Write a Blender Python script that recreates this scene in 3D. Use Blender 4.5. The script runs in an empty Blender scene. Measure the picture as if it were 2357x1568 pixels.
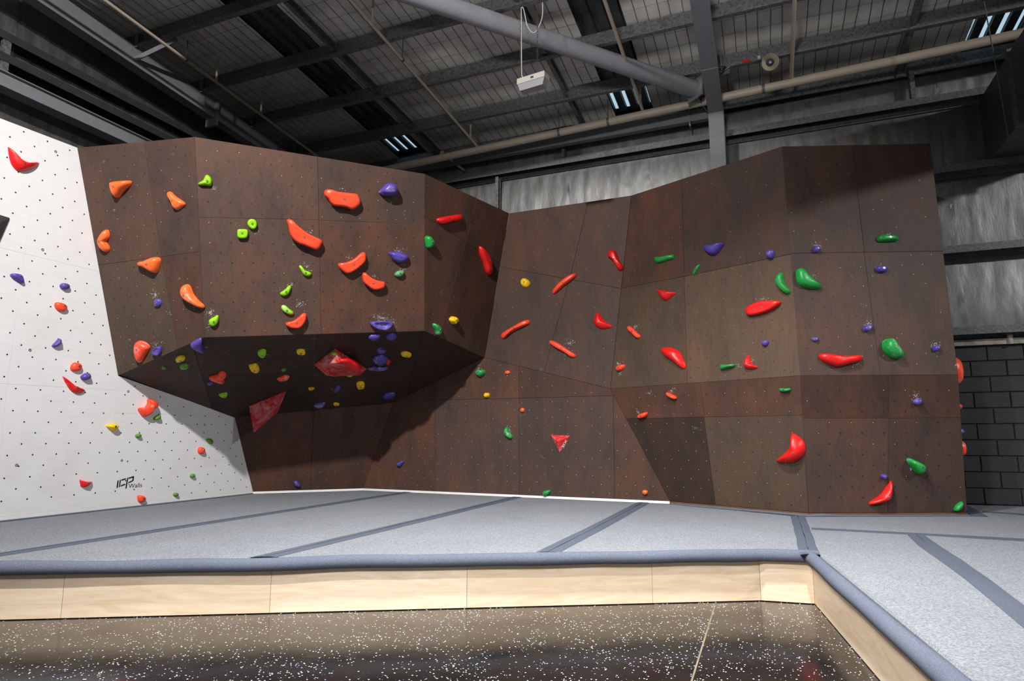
import bpy, bmesh, math, random
from mathutils import Vector, Matrix, noise
from mathutils.geometry import tessellate_polygon

random.seed(7)
D = bpy.data
SC = bpy.context.scene
COL = SC.collection
V = Vector

# ------------------------------------------------------------------ camera
# metres; X along the rear wall, Y away from the viewer, Z up; floor at z = 0
W_PX, H_PX = 2357.0, 1568.0
FPX = 1460.0
TILT = math.atan(221 / FPX)
YAW = math.radians(21.97)
ZM = 0.378                       # top of the crash mats
EYE = V((0, 0, ZM + 0.864))
cam_d = D.cameras.new('camera')
cam_d.sensor_width = 36
cam_d.lens = FPX / W_PX * 36
cam_d.clip_start = .05
cam = D.objects.new('camera', cam_d)
COL.objects.link(cam)
cam.location = EYE
cam.rotation_euler = (math.pi / 2 + TILT, 0, YAW)
SC.camera = cam

# ------------------------------------------------------------------ world, lamps, exposure
SC.view_settings.view_transform = 'Standard'
SC.view_settings.look = 'None'
SC.view_settings.exposure = -0.37
SC.view_settings.gamma = 1
SC.view_settings.use_curve_mapping = False
wd = D.worlds.new('hall_air')
wd.use_nodes = True
wd.node_tree.nodes['Background'].inputs[0].default_value = (.86, .93, 1, 1)
wd.node_tree.nodes['Background'].inputs[1].default_value = .13
SC.world = wd


def lamp(name, loc, aim, power, size, color=(1, 1, 1), spread=math.pi):
    l = D.lights.new(name, 'AREA')
    l.shape = 'DISK'
    l.size = size
    l.energy = power
    l.color = color
    l.spread = spread
    o = D.objects.new(name, l)
    COL.objects.link(o)
    o.location = loc
    o.rotation_euler = (V(aim) - V(loc)).to_track_quat('-Z', 'Y').to_euler()
    return o


lamp('high_bay_left', (-3.0, -.1, 7.1), (-5.5, 6.5, 1.7), 485, .22, (1, .97, .94), math.radians(108))
lamp('high_bay_middle', (-.8, 3.3, 6.5), (-.2, 4.2, 0), 365, .3, (1, .98, .96), math.radians(102))
lamp('high_bay_right', (8.6, 3.2, 6.4), (2.2, 7.6, 1.4), 200, .35, (1, .97, .95), math.radians(110))
lamp('front_fill', (-2.6, -3.0, 5.6), (-.9, 2.8, .2), 205, .8, (1, .98, .96), math.radians(68))  # added fill behind the viewer, brightens the timber front and near mats
lamp('ceiling_bounce_fill', (-.8, -3.4, 3.6), (-1.2, 5.5, 7.6), 60, 1.0, (1, .98, .95), math.radians(46))  # added fill standing in for light bounced up onto the roof

# ------------------------------------------------------------------ the survey: photograph pixel -> ray -> point on a real surface
_ct, _st, _cy, _sy = math.cos(TILT), math.sin(TILT), math.cos(YAW), math.sin(YAW)


def ray(x, y):
    a = (x - W_PX / 2) / FPX
    b = -(y - H_PX / 2) / FPX
    f = _ct - b * _st
    u = _st + b * _ct
    return V((a * _cy - f * _sy, a * _sy + f * _cy, u))


def on_z(x, y, z):
    d = ray(x, y)
    return EYE + d * ((z - EYE.z) / d.z)


def on_y(x, y, Y):
    d = ray(x, y)
    return EYE + d * (Y / d.y)


def on_x(x, y, X):
    d = ray(x, y)
    return EYE + d * (X / d.x)


class Plane:
    def __init__(s, a, b, c):
        n = (b - a).cross(c - a).normalized()
        if n.dot(EYE - a) < 0:
            n = -n
        s.n, s.k = n, n.dot(a)
        up = V((0, 0, 1))
        s.v = (up - n * n.dot(up)).normalized()      # up in the plane
        s.u = s.v.cross(n).normalized()              # to the right in the plane
        s.o = a.copy()

    def hit(s, x, y, off=0.0):
        d = ray(x, y)
        return EYE + d * ((s.k + off - s.n.dot(EYE)) / s.n.dot(d))

    def uv(s, p):
        d = p - s.o
        return (d.dot(s.u), d.dot(s.v))

    def at(s, uv, off=0.0):
        return s.o + s.u * uv[0] + s.v * uv[1] + s.n * off

    def px(s, x, y):
        return s.uv(s.hit(x, y))


def vert(a, b):
    return Plane(a, b, a + V((0, 0, 1)))


# ------------------------------------------------------------------ objects
def tag(o, label=None, cat=None, group=None, kind=None):
    if label: o['label'] = label
    if cat: o['category'] = cat
    if group: o['group'] = group
    if kind: o['kind'] = kind
    return o


def empty(name, loc, label=None, cat=None, group=None, kind=None):
    o = D.objects.new(name, None)
    o.empty_display_size = .1
    COL.objects.link(o)
    o.location = loc
    return tag(o, label, cat, group, kind)


def wpos(o):
    p = V(o.location)
    q = o.parent
    while q:
        p += V(q.location)
        q = q.parent
    return p


class MB:
    """collects world-space geometry and links it as ONE mesh object"""

    def __init__(s):
        s.v, s.f, s.mi = [], [], []

    def add(s, vs, fs, mi=0):
        k = len(s.v)
        s.v += [V(p) for p in vs]
        for f in fs:
            s.f.append([i + k for i in f])
            s.mi.append(mi)

    def box(s, a, b):
        x0, y0, z0 = a
        x1, y1, z1 = b
        s.add([(x0, y0, z0), (x1, y0, z0), (x1, y1, z0), (x0, y1, z0), (x0, y0, z1), (x1, y0, z1), (x1, y1, z1), (x0, y1, z1)],
              [(0, 3, 2, 1), (4, 5, 6, 7), (0, 1, 5, 4), (1, 2, 6, 5), (2, 3, 7, 6), (3, 0, 4, 7)])

    def bar(s, a, b, w, h, up=(0, 0, 1)):
        a, b = V(a), V(b)
        d = (b - a).normalized()
        up = V(up)
        r = d.cross(up).normalized() * (w / 2)
        u = r.cross(d).normalized() * (h / 2)
        vs = [a - r - u, a + r - u, a + r + u, a - r + u, b - r - u, b + r - u, b + r + u, b - r + u]
        s.add(vs, [(0, 1, 2, 3), (7, 6, 5, 4), (0, 4, 5, 1), (1, 5, 6, 2), (2, 6, 7, 3), (3, 7, 4, 0)])

    def prof(s, a, b, pts, side, up, closed=True):
        """extrude a 2-D outline (side, up) from a to b"""
        a, b, side, up = V(a), V(b), V(side), V(up)
        n = len(pts)
        vs = [a + side * p[0] + up * p[1] for p in pts] + [b + side * p[0] + up * p[1] for p in pts]
        m = n if closed else n - 1
        fs = [(i, (i + 1) % n, n + (i + 1) % n, n + i) for i in range(m)]
        s.add(vs, fs)

    def tube(s, pts, r, n=10, cap=True):
        pts = [V(p) for p in pts]
        R = r if isinstance(r, (list, tuple)) else [r] * len(pts)
        k = len(s.v)
        pu = None
        for i, p in enumerate(pts):
            d = (pts[min(i + 1, len(pts) - 1)] - pts[max(i - 1, 0)]).normalized()
            if pu is None:
                t = V((0, 0, 1)) if abs(d.z) < .9 else V((1, 0, 0))
                pu = d.cross(t).normalized()
            else:
                pu = (pu - d * pu.dot(d)).normalized()
            w = d.cross(pu)
            for j in range(n):
                a = 2 * math.pi * j / n
                s.v.append(p + (pu * math.cos(a) + w * math.sin(a)) * R[i])
        for i in range(len(pts) - 1):
            for j in range(n):
                a = k + i * n + j
                b = k + i * n + (j + 1) % n
                s.f.append([a, b, b + n, a + n])
                s.mi.append(0)
        if cap:
            s.f.append([k + j for j in range(n)][::-1])
            e = k + (len(pts) - 1) * n
            s.f.append([e + j for j in range(n)])
            s.mi += [0, 0]

    def build(s, name, mat, parent=None, smooth=False, angle=None, base=False, **kw):
        if not s.v: return None
        lo = V([min(p[i] for p in s.v) for i in range(3)])
        hi = V([max(p[i] for p in s.v) for i in range(3)])
        c = (lo + hi) / 2
        if base: c.z = lo.z
        me = D.meshes.new(name)
        me.from_pydata([p - c for p in s.v], [], s.f)
        for m in (mat if isinstance(mat, (list, tuple)) else [mat]):
            me.materials.append(m)
        if any(s.mi):
            me.polygons.foreach_set('material_index', s.mi)
        bm = bmesh.new()
        bm.from_mesh(me)
        bmesh.ops.recalc_face_normals(bm, faces=bm.faces)
        bm.to_mesh(me)
        bm.free()
        if smooth:
            me.polygons.foreach_set('use_smooth', [True] * len(me.polygons))
            if angle:
                me.set_sharp_from_angle(angle=math.radians(angle))
        me.update()
        o = D.objects.new(name, me)
        COL.objects.link(o)
        if parent:
            o.parent = parent
            o.location = c - wpos(parent)
        else:
            o.location = c
        return tag(o, **kw)


# ------------------------------------------------------------------ materials
def newmat(name):
    m = D.materials.new(name)
    m.use_nodes = True
    nt = m.node_tree
    b = nt.nodes['Principled BSDF']
    return m, nt, b


def nd(nt, t, **kw):
    n = nt.nodes.new(t)
    for k, v in kw.items():
        if k.startswith('i_'):
            n.inputs[k[2:].replace('_', ' ')].default_value = v
        else:
            setattr(n, k, v)
    return n


def pos(nt, scale=(1, 1, 1)):
    g = nd(nt, 'ShaderNodeNewGeometry')
    m = nd(nt, 'ShaderNodeMapping')
    m.inputs['Scale'].default_value = scale
    nt.links.new(g.outputs['Position'], m.inputs['Vector'])
    return m.outputs['Vector']


def ramp(nt, src, stops):
    r = nd(nt, 'ShaderNodeValToRGB')
    while len(r.color_ramp.elements) < len(stops):
        r.color_ramp.elements.new(.5)
    for e, (p, c) in zip(r.color_ramp.elements, stops):
        e.position = p
        e.color = (c[0], c[1], c[2], 1) if not isinstance(c, (int, float)) else (c, c, c, 1)
    nt.links.new(src, r.inputs[0])
    return r.outputs[0]


def mixc(nt, fac, a, b, mode='MIX'):
    m = nd(nt, 'ShaderNodeMix', data_type='RGBA', blend_type=mode)
    for s, v in ((m.inputs[0], fac), (m.inputs[6], a), (m.inputs[7], b)):
        if hasattr(v, 'links'):
            nt.links.new(v, s)
        elif isinstance(v, (int, float)):
            s.default_value = v
        else:
            s.default_value = (*v[:3], 1)
    return m.outputs[2]


def plain(name, col, rough=.5, metal=0, noise_amt=.12, scale=8, bump=0, bscale=60, emit=0):
    m, nt, b = newmat(name)
    b.inputs['Roughness'].default_value = rough
    b.inputs['Metallic'].default_value = metal
    n = nd(nt, 'ShaderNodeTexNoise', i_Scale=scale, i_Detail=5.0)
    nt.links.new(pos(nt), n.inputs['Vector'])
    lo = [c * (1 - noise_amt) for c in col]
    hi = [min(1, c * (1 + noise_amt)) for c in col]
    nt.links.new(ramp(nt, n.outputs['Fac'], [(.35, lo), (.65, hi)]), b.inputs['Base Color'])
    if bump:
        n2 = nd(nt, 'ShaderNodeTexNoise', i_Scale=bscale, i_Detail=3.0)
        nt.links.new(pos(nt), n2.inputs['Vector'])
        bp = nd(nt, 'ShaderNodeBump', i_Strength=bump, i_Distance=.01)
        nt.links.new(n2.outputs['Fac'], bp.inputs['Height'])
        nt.links.new(bp.outputs[0], b.inputs['Normal'])
    if emit:
        b.inputs['Emission Color'].default_value = (*col, 1)
        b.inputs['Emission Strength'].default_value = emit
    return m


def ply_brown(name, base, red, dark):
    """stained plywood: blotchy, with long vertical grain"""
    m, nt, b = newmat(name)
    n1 = nd(nt, 'ShaderNodeTexNoise', i_Scale=1.0, i_Detail=6.0, i_Roughness=.6)
    nt.links.new(pos(nt, (3, 3, 1.4)), n1.inputs['Vector'])
    n2 = nd(nt, 'ShaderNodeTexNoise', i_Scale=1.0, i_Detail=4.0, i_Roughness=.7)
    nt.links.new(pos(nt, (42, 42, 5)), n2.inputs['Vector'])
    n3 = nd(nt, 'ShaderNodeTexNoise', i_Scale=150.0, i_Detail=2.0)
    nt.links.new(pos(nt), n3.inputs['Vector'])
    oi = nd(nt, 'ShaderNodeObjectInfo')
    c = ramp(nt, n1.outputs['Fac'], [(.3, dark), (.5, base), (.72, red)])
    c = mixc(nt, .45, c, ramp(nt, n2.outputs['Fac'], [(.3, (.62, .60, .60)), (.55, (1, 1, 1)), (.75, (1.15, 1.06, 1))]), 'MULTIPLY')
    c = mixc(nt, .3, c, ramp(nt, n3.outputs['Fac'], [(.3, (.6, .6, .6)), (.7, (1.2, 1.2, 1.2))]), 'MULTIPLY')
    c = mixc(nt, 1, c, ramp(nt, oi.outputs['Random'], [(0, (.84, .84, .86)), (.5, (1, .98, .97)), (1, (1.12, 1.06, 1.02))]), 'MULTIPLY')
    nt.links.new(c, b.inputs['Base Color'])
    b.inputs['Roughness'].default_value = .52
    b.inputs['Specular IOR Level'].default_value = .16
    return m


def hold_mat(name, col, chalk):
    m, nt, b = newmat(name)
    n = nd(nt, 'ShaderNodeTexNoise', i_Scale=9.0, i_Detail=6.0, i_Roughness=.65)
    nt.links.new(pos(nt), n.inputs['Vector'])
    lo = (1 - chalk) * .9 + .08
    if chalk:
        f = ramp(nt, n.outputs['Fac'], [(.62 - chalk * .32, 0), (.78 - chalk * .2, chalk)])
        c = mixc(nt, f, col, (.80, .78, .80))
    else:
        c = ramp(nt, n.outputs['Fac'], [(.3, [x * .9 for x in col]), (.7, [min(1, x * 1.05) for x in col])])
    nt.links.new(c, b.inputs['Base Color'])
    n2 = nd(nt, 'ShaderNodeTexNoise', i_Scale=160.0, i_Detail=2.0)
    nt.links.new(pos(nt), n2.inputs['Vector'])
    bp = nd(nt, 'ShaderNodeBump', i_Strength=.12, i_Distance=.004)
    nt.links.new(n2.outputs['Fac'], bp.inputs['Height'])
    nt.links.new(bp.outputs[0], b.inputs['Normal'])
    b.inputs['Roughness'].default_value = .38
    return m


HC = dict(o=(1.0, .15, .028), r=(.78, .008, .008), p=(.085, .055, .34), l=(.25, .60, .004), g=(.010, .30, .05),
          y=(.90, .56, .006), d=(.10, .27, .02), v=(.62, .010, .012), s=(1.0, .075, .026))
HM = {}
for k, c in HC.items():
    HM[k] = hold_mat('resin_' + k, c, 0)
    HM[k + '+'] = hold_mat('resin_chalked_' + k, c, .34)

M = {}
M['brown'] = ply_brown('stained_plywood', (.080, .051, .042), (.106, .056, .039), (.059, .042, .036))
M['red'] = ply_brown('stained_plywood_reddish', (.082, .045, .034), (.114, .052, .032), (.056, .036, .029))
M['olive'] = ply_brown('stained_plywood_olive', (.096, .066, .048), (.118, .072, .046), (.078, .056, .043))
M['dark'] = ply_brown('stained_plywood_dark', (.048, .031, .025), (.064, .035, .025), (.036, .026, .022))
M['edge'] = plain('plywood_edge', (.13, .06, .028), .6)


def white_ply():
    m, nt, b = newmat('white_painted_plywood')
    n = nd(nt, 'ShaderNodeTexNoise', i_Scale=1.3, i_Detail=8.0, i_Roughness=.7)
    nt.links.new(pos(nt), n.inputs['Vector'])
    n2 = nd(nt, 'ShaderNodeTexNoise', i_Scale=1.0, i_Detail=8.0)
    nt.links.new(pos(nt, (4, 4, 60)), n2.inputs['Vector'])
    c = ramp(nt, n.outputs['Fac'], [(.25, (.70, .70, .69)), (.45, (.77, .77, .78)), (.7, (.80, .80, .81))])
    c = mixc(nt, .12, c, ramp(nt, n2.outputs['Fac'], [(.3, (.7, .7, .7)), (.6, (1, 1, 1))]), 'MULTIPLY')
    nt.links.new(c, b.inputs['Base Color'])
    b.inputs['Roughness'].default_value = .5
    return m


M['white'] = white_ply()
M['trim'] = plain('white_trim_paint', (.82, .82, .82), .5, noise_amt=.03)
M['tnut_dark'] = plain('bolt_hole_black', (.012, .011, .011), .6)
M['tnut'] = plain('tee_nut_zinc', (.46, .40, .30), .55, .15)
M['steelbolt'] = plain('bolt_steel', (.30, .29, .28), .35, .8)
M['chalk'] = plain('chalk_dust', (.34, .325, .335), .95, noise_amt=.3, scale=40)
M['chalk2'] = plain('chalk_smear', (.17, .14, .135), .95, noise_amt=.3, scale=40)
M['black'] = plain('black_print', (.012, .011, .013), .6)
M['volblack'] = plain('black_volume_paint', (.028, .029, .032), .6, noise_amt=.3, scale=25)


def vol_red():
    m, nt, b = newmat('red_volume_paint')
    n = nd(nt, 'ShaderNodeTexNoise', i_Scale=5.0, i_Detail=9.0, i_Roughness=.7, i_Distortion=1.2)
    nt.links.new(pos(nt), n.inputs['Vector'])
    f = ramp(nt, n.outputs['Fac'], [(.46, 0), (.72, .62)])
    nt.links.new(mixc(nt, f, (.56, .010, .014), (.72, .55, .56)), b.inputs['Base Color'])
    b.inputs['Roughness'].default_value = .6
    return m


M['vol'] = vol_red()


def carpet(name, c0, c1, c2, sc=260):
    m, nt, b = newmat(name)
    n = nd(nt, 'ShaderNodeTexNoise', i_Scale=1.0, i_Detail=2.0, i_Roughness=.8)
    nt.links.new(pos(nt, (sc * .7, sc, sc)), n.inputs['Vector'])
    n2 = nd(nt, 'ShaderNodeTexNoise', i_Scale=1.6, i_Detail=4.0)
    nt.links.new(pos(nt), n2.inputs['Vector'])
    c = ramp(nt, n.outputs['Fac'], [(.33, c0), (.5, c1), (.68, c2)])
    c = mixc(nt, .5, c, ramp(nt, n2.outputs['Fac'], [(.3, (.86, .86, .88)), (.7, (1.06, 1.06, 1.06))]), 'MULTIPLY')
    nt.links.new(c, b.inputs['Base Color'])
    b.inputs['Roughness'].default_value = .95
    b.inputs['Specular IOR Level'].default_value = .1
    bp = nd(nt, 'ShaderNodeBump', i_Strength=.35, i_Distance=.004)
    nt.links.new(n.outputs['Fac'], bp.inputs['Height'])
    nt.links.new(bp.outputs[0], b.inputs['Normal'])
    return m


M['carpet'] = carpet('grey_carpet', (.120, .131, .149), (.198, .211, .233), (.292, .308, .333), 120)
M['tape'] = carpet('slate_join_strip', (.060, .072, .098), (.085, .100, .132), (.112, .130, .165), 200)
M['roll'] = carpet('slate_edge_vinyl', (.080, .092, .128), (.110, .126, .168), (.145, .162, .21), 200)


def birch():
    m, nt, b = newmat('birch_plywood')
    n = nd(nt, 'ShaderNodeTexNoise', i_Scale=1.0, i_Detail=6.0, i_Distortion=2.2, i_Roughness=.6)
    nt.links.new(pos(nt, (1.6, 1.6, 12)), n.inputs['Vector'])
    n2 = nd(nt, 'ShaderNodeTexNoise', i_Scale=1.0, i_Detail=4.0)
    nt.links.new(pos(nt, (6, 6, 90)), n2.inputs['Vector'])
    oi = nd(nt, 'ShaderNodeObjectInfo')
    c = ramp(nt, n.outputs['Fac'], [(.28, (.66, .50, .335)), (.5, (.74, .595, .435)), (.75, (.80, .685, .54))])
    c = mixc(nt, .25, c, ramp(nt, n2.outputs['Fac'], [(.3, (.8, .76, .7)), (.65, (1.03, 1.03, 1.03))]), 'MULTIPLY')
    c = mixc(nt, 1, c, ramp(nt, oi.outputs['Random'], [(0, (.92, .90, .87)), (1, (1.03, 1.03, 1.05))]), 'MULTIPLY')
    nt.links.new(c, b.inputs['Base Color'])
    b.inputs['Roughness'].default_value = .45
    return m


M['birch'] = birch()


def floor_mat():
    m, nt, b = newmat('dark_flake_epoxy')
    v = nd(nt, 'ShaderNodeTexVoronoi', i_Scale=78.0)
    nt.links.new(pos(nt), v.inputs['Vector'])
    big = nd(nt, 'ShaderNodeTexNoise', i_Scale=2.6, i_Detail=4.0)
    nt.links.new(pos(nt), big.inputs['Vector'])
    sep = nd(nt, 'ShaderNodeSeparateColor')
    nt.links.new(v.outputs['Color'], sep.inputs[0])
    # a flake sits in a cell when its random number beats a slowly varying density
    dens = ramp(nt, big.outputs['Fac'], [(.35, .08), (.68, .48)])
    lt = nd(nt, 'ShaderNodeMath', operation='LESS_THAN')
    nt.links.new(sep.outputs[0], lt.inputs[0])
    nt.links.new(dens, lt.inputs[1])
    near = nd(nt, 'ShaderNodeMath', operation='LESS_THAN')
    rad = nd(nt, 'ShaderNodeMath', operation='MULTIPLY_ADD')
    nt.links.new(sep.outputs[2], rad.inputs[0])
    rad.inputs[1].default_value = .26
    rad.inputs[2].default_value = .10
    nt.links.new(v.outputs['Distance'], near.inputs[0])
    nt.links.new(rad.outputs[0], near.inputs[1])
    mul = nd(nt, 'ShaderNodeMath', operation='MULTIPLY')
    nt.links.new(lt.outputs[0], mul.inputs[0])
    nt.links.new(near.outputs[0], mul.inputs[1])
    fl = ramp(nt, sep.outputs[1], [(0, (.16, .19, .42)), (.2, (.5, .52, .62)), (.35, (.78, .78, .78)), (1, (.88, .88, .86))])
    n = nd(nt, 'ShaderNodeTexNoise', i_Scale=3.0, i_Detail=6.0)
    nt.links.new(pos(nt), n.inputs['Vector'])
    base = ramp(nt, n.outputs['Fac'], [(.3, (.007, .006, .0055)), (.7, (.014, .0115, .010))])
    nt.links.new(mixc(nt, mul.outputs[0], base, fl), b.inputs['Base Color'])
    rr = nd(nt, 'ShaderNodeTexNoise', i_Scale=5.0, i_Detail=6.0)
    nt.links.new(pos(nt), rr.inputs['Vector'])
    nt.links.new(ramp(nt, rr.outputs['Fac'], [(.3, .10), (.7, .20)]), b.inputs['Roughness'])
    b.inputs['IOR'].default_value = 1.55
    n4 = nd(nt, 'ShaderNodeTexNoise', i_Scale=14.0, i_Detail=4.0)
    nt.links.new(pos(nt), n4.inputs['Vector'])
    bp = nd(nt, 'ShaderNodeBump', i_Strength=.05, i_Distance=.01)
    nt.links.new(n4.outputs['Fac'], bp.inputs['Height'])
    nt.links.new(bp.outputs[0], b.inputs['Normal'])
    return m


M['floor'] = floor_mat()
M['groove'] = plain('joint_sealant', (.16, .13, .09), .7)


def foil_mat():
    m, nt, b = newmat('silver_foil')
    n = nd(nt, 'ShaderNodeTexNoise', i_Scale=1.0, i_Detail=6.0, i_Roughness=.65, i_Distortion=.8)
    nt.links.new(pos(nt, (9, 9, 2.2)), n.inputs['Vector'])
    n2 = nd(nt, 'ShaderNodeTexNoise', i_Scale=1.0, i_Detail=5.0, i_Roughness=.6)
    nt.links.new(pos(nt, (45, 45, 9)), n2.inputs['Vector'])
    ad = nd(nt, 'ShaderNodeMath', operation='MULTIPLY_ADD')
    nt.links.new(n2.outputs['Fac'], ad.inputs[0])
    ad.inputs[1].default_value = .35
    nt.links.new(n.outputs['Fac'], ad.inputs[2])
    bp = nd(nt, 'ShaderNodeBump', i_Strength=.13, i_Distance=.03)
    nt.links.new(ad.outputs[0], bp.inputs['Height'])
    nt.links.new(bp.outputs[0], b.inputs['Normal'])
    nt.links.new(ramp(nt, n.outputs['Fac'], [(.3, (.195, .19, .183)), (.7, (.29, .295, .30))]), b.inputs['Base Color'])
    b.inputs['Metallic'].default_value = .85
    b.inputs['Roughness'].default_value = .5
    return m


M['foil'] = foil_mat()
M['galv'] = plain('galvanised_steel', (.15, .155, .158), .55, .3, .35, 30)
M['galv2'] = plain('galvanised_steel_pale', (.13, .135, .14), .55, .3, .25, 30)
M['greypaint'] = plain('grey_steel_paint', (.20, .203, .215), .5, 0, .05)
M['greypaint2'] = plain('pale_grey_steel_paint', (.21, .21, .23), .45, 0, .05)
M['pipe'] = plain('cream_pipe_paint', (.46, .385, .31), .45, 0, .05)
M['blanket'] = plain('roof_blanket', (.66, .63, .585), .9, 0, .12, 3)
M['wire'] = plain('safety_mesh_wire', (.03, .03, .03), .6)
M['sheet'] = plain('roof_sheet', (.085, .095, .098), .5, .3, .2, 12)
M['skylight'] = plain('daylit_fibreglass', (.60, .82, 1.0), .4, 0, .25, 6, emit=.9)
M['block'] = plain('charcoal_block_paint', (.030, .030, .034), .65, 0, .2, 40, .4, 220)
M['mortar'] = plain('mortar_joint', (.13, .13, .14), .8)
M['dirty'] = plain('dusty_sill', (.33, .31, .27), .8, 0, .3, 12)
M['duct'] = plain('duct_sheet_metal', (.10, .10, .10), .5, .4, .2, 5)
M['ivory'] = plain('ivory_plastic', (.36, .335, .30), .45, 0, .04)
M['hornc'] = plain('horn_cream', (.42, .40, .30), .5)
M['redtag'] = plain('red_sticker', (.5, .01, .015), .5)
M['cable'] = plain('pale_cable', (.40, .37, .33), .5)
M['cable2'] = plain('dark_cable', (.10, .095, .085), .5)
M['chain'] = plain('steel_chain', (.12, .12, .12), .4, .6)
M['shell'] = plain('dim_cladding', (.05, .05, .05), .9)

# ------------------------------------------------------------------ the setting
YB = 9.96          # inner face of the rear wall
XL = -8.50         # inner face of the left-hand side wall
XR = 9.6
ZR, SL = 6.5, .076  # roof lining: height at the rear wall, rise per metre towards the viewer
YF = -5.0


def zroof(y, off=0):
    return ZR + off + SL * (YB - y)


def on_roof(x, y, off=0):
    d = ray(x, y)
    n = V((0, SL, 1))
    return EYE + d * ((ZR + off + SL * YB - n.dot(EYE)) / n.dot(d))


m = MB()
m.box((XL - .3, YF, -.15), (XR, YB + .3, 0))
floor_o = m.build('floor', M['floor'], kind='structure')
m = MB()
a, b = on_z(1645, 1396, 0), on_z(1592, 1568, 0)
b = a + (b - a) * 2.4
s = (b - a).normalized().cross(V((0, 0, 1))) * .005
m.add([a - s + V((0, 0, .001)), a + s + V((0, 0, .001)), b + s + V((0, 0, .001)), b - s + V((0, 0, .001))], [(0, 1, 2, 3)])
m.build('expansion_joint', M['groove'], floor_o)

# rear wall: charcoal blockwork below, foil-faced lining above
m = MB()
m.box((XL - .3, YB + .02, 0), (XR, YB + .22, 2.43))
m.box((XL - .3, YB + .14, 2.43), (XR, YB + .22, 6.7))
back = m.build('wall_back', M['mortar'], kind='structure')
blk = MB()
hb = MB()
hb.box((0, 0, 0), (.384, .05, .194))
proto = hb.build('brick', M['block'], back)
bm = bmesh.new()
bm.from_mesh(proto.data)
bmesh.ops.bevel(bm, geom=[e for e in bm.edges if all(v.co.y < 0 for v in e.verts)], offset=.006, segments=1, affect='EDGES')
bm.to_mesh(proto.data)
bm.free()
first = True
zt = 2.423
for r in range(10):
    zc = zt - .102 - .204 * r
    xs = 2.485 + (.1965 if r % 2 == 0 else 0)
    for k in range(-3, 9):
        x = xs + .393 * k + .1965
        if x < 1.6 or x > 5.6: continue
        o = proto if first else proto.copy()
        if not first:
            COL.objects.link(o)
        first = False
        o.parent = back
        o.location = V((x, YB + .018 + random.uniform(-.002, .002), zc)) - V(back.location)
m = MB()
m.box((1.2, YB - .06, 2.425), (6.2, YB + .05, 2.50))
m.build('sill_strip', M['dirty'], back)


def foil_sheet(name, parent, o, u, v, w, h, nrm, seed, mat=None):
    """one foil-faced lining sheet, creased and a little slack; o = lower left corner"""
    nx, nz = max(6, int(w / .045)), max(6, int(h / .06))
    vs, fs = [], []
    for j in range(nz + 1):
        for i in range(nx + 1):
            a, b = i / nx, j / nz
            q = V((a * w, b * h, seed * 3.1))
            sag = .05 * math.sin(math.pi * b) * (.6 + .4 * noise.noise(V((q.x * .9, seed, 0))))
            wr = .011 * noise.noise(V((q.x * 9, q.y * 1.6, seed))) + .005 * noise.noise(V((q.x * 22, q.y * 4, seed + 5)))
            edge = min(1, 6 * min(a, 1 - a)) if w > .3 else 1
            tap = .02 * math.exp(-((min(a, 1 - a) * w) / .05) ** 2) * noise.noise(V((q.x * 40, q.y * 14, seed)))
            ends = min(1, 8 * min(b, 1 - b))
            p = o + u * (a * w) + v * (b * h) + nrm * ((sag + wr * (.4 + .6 * edge)) * ends + tap)
            vs.append(p)
    for j in range(nz):
        for i in range(nx):
            k = j * (nx + 1) + i
            fs.append((k, k + 1, k + nx + 2, k + nx + 1))
    mm = MB()
    mm.add(vs, fs)
    return mm.build(name, mat or M['foil'], parent, smooth=True)


rows = [(2.52, 3.66), (3.66, 4.80), (4.80, 5.84), (5.84, 6.46)]
sd = 1
for (z0, z1) in rows:
    x = -8.5
    while x < 5.6:
        w = 1.37
        if z0 < 4.5 and x + w < 0.8:
            x += w
            continue                     # hidden behind the climbing wall
        top = min(z1, 6.46)
        foil_sheet('foil_sheet', back, V((x, YB + .06, z0)), V((1, 0, 0)), V((0, 0, 1)), w + .05, top - z0, V((0, -1, 0)), sd)
        sd += 1
        x += w

# left-hand side wall behind the white climbing wall
m = MB()
m.box((XL - .2, YF, 0), (XL - .06, YB + .2, 7.8))
left = m.build('wall_left', M['shell'], kind='structure')
for (z0, z1) in ((2.9, 4.62), (4.62, 5.55), (5.55, 6.9)):
    y = 3.0
    while y < 9.9:
        w = min(1.37, YB - y)
        zz = min(z1, zroof(y + w) - .05)
        foil_sheet('foil_sheet', left, V((XL, y, z0)), V((0, 1, 0)), V((0, 0, 1)), min(w + .05, YB - y), zz - z0, V((1, 0, 0)), sd)
        sd += 1
        y += w

# ------------------------------------------------------------------ roof lining
SKY = [(-6.32, -5.68), (-2.10, -1.48), (2.74, 3.36)]
PUR = [4.5, 5.6, 6.7, 7.75, 8.8]
m = MB()
m.add([(XL - .3, YF, zroof(YF, .22)), (XR, YF, zroof(YF, .22)), (XR, YB + .3, zroof(YB + .3, .22)), (XL - .3, YB + .3, zroof(YB + .3, .22)),
       (XL - .3, YF, zroof(YF, .26)), (XR, YF, zroof(YF, .26)), (XR, YB + .3, zroof(YB + .3, .26)), (XL - .3, YB + .3, zroof(YB + .3, .26))],
      [(0, 1, 2, 3), (4, 5, 6, 7), (0, 1, 5, 4), (1, 2, 6, 5), (2, 3, 7, 6), (3, 0, 4, 7)])
ceil = m.build('ceiling', M['shell'], kind='structure')
CX_, CY_ = .148, .30
bays = [(XL, SKY[0][0]), (SKY[0][1], SKY[1][0]), (SKY[1][1], SKY[2][0]), (SKY[2][1], XR)]
ys = [YF, 3.4] + PUR + [9.86]
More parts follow.
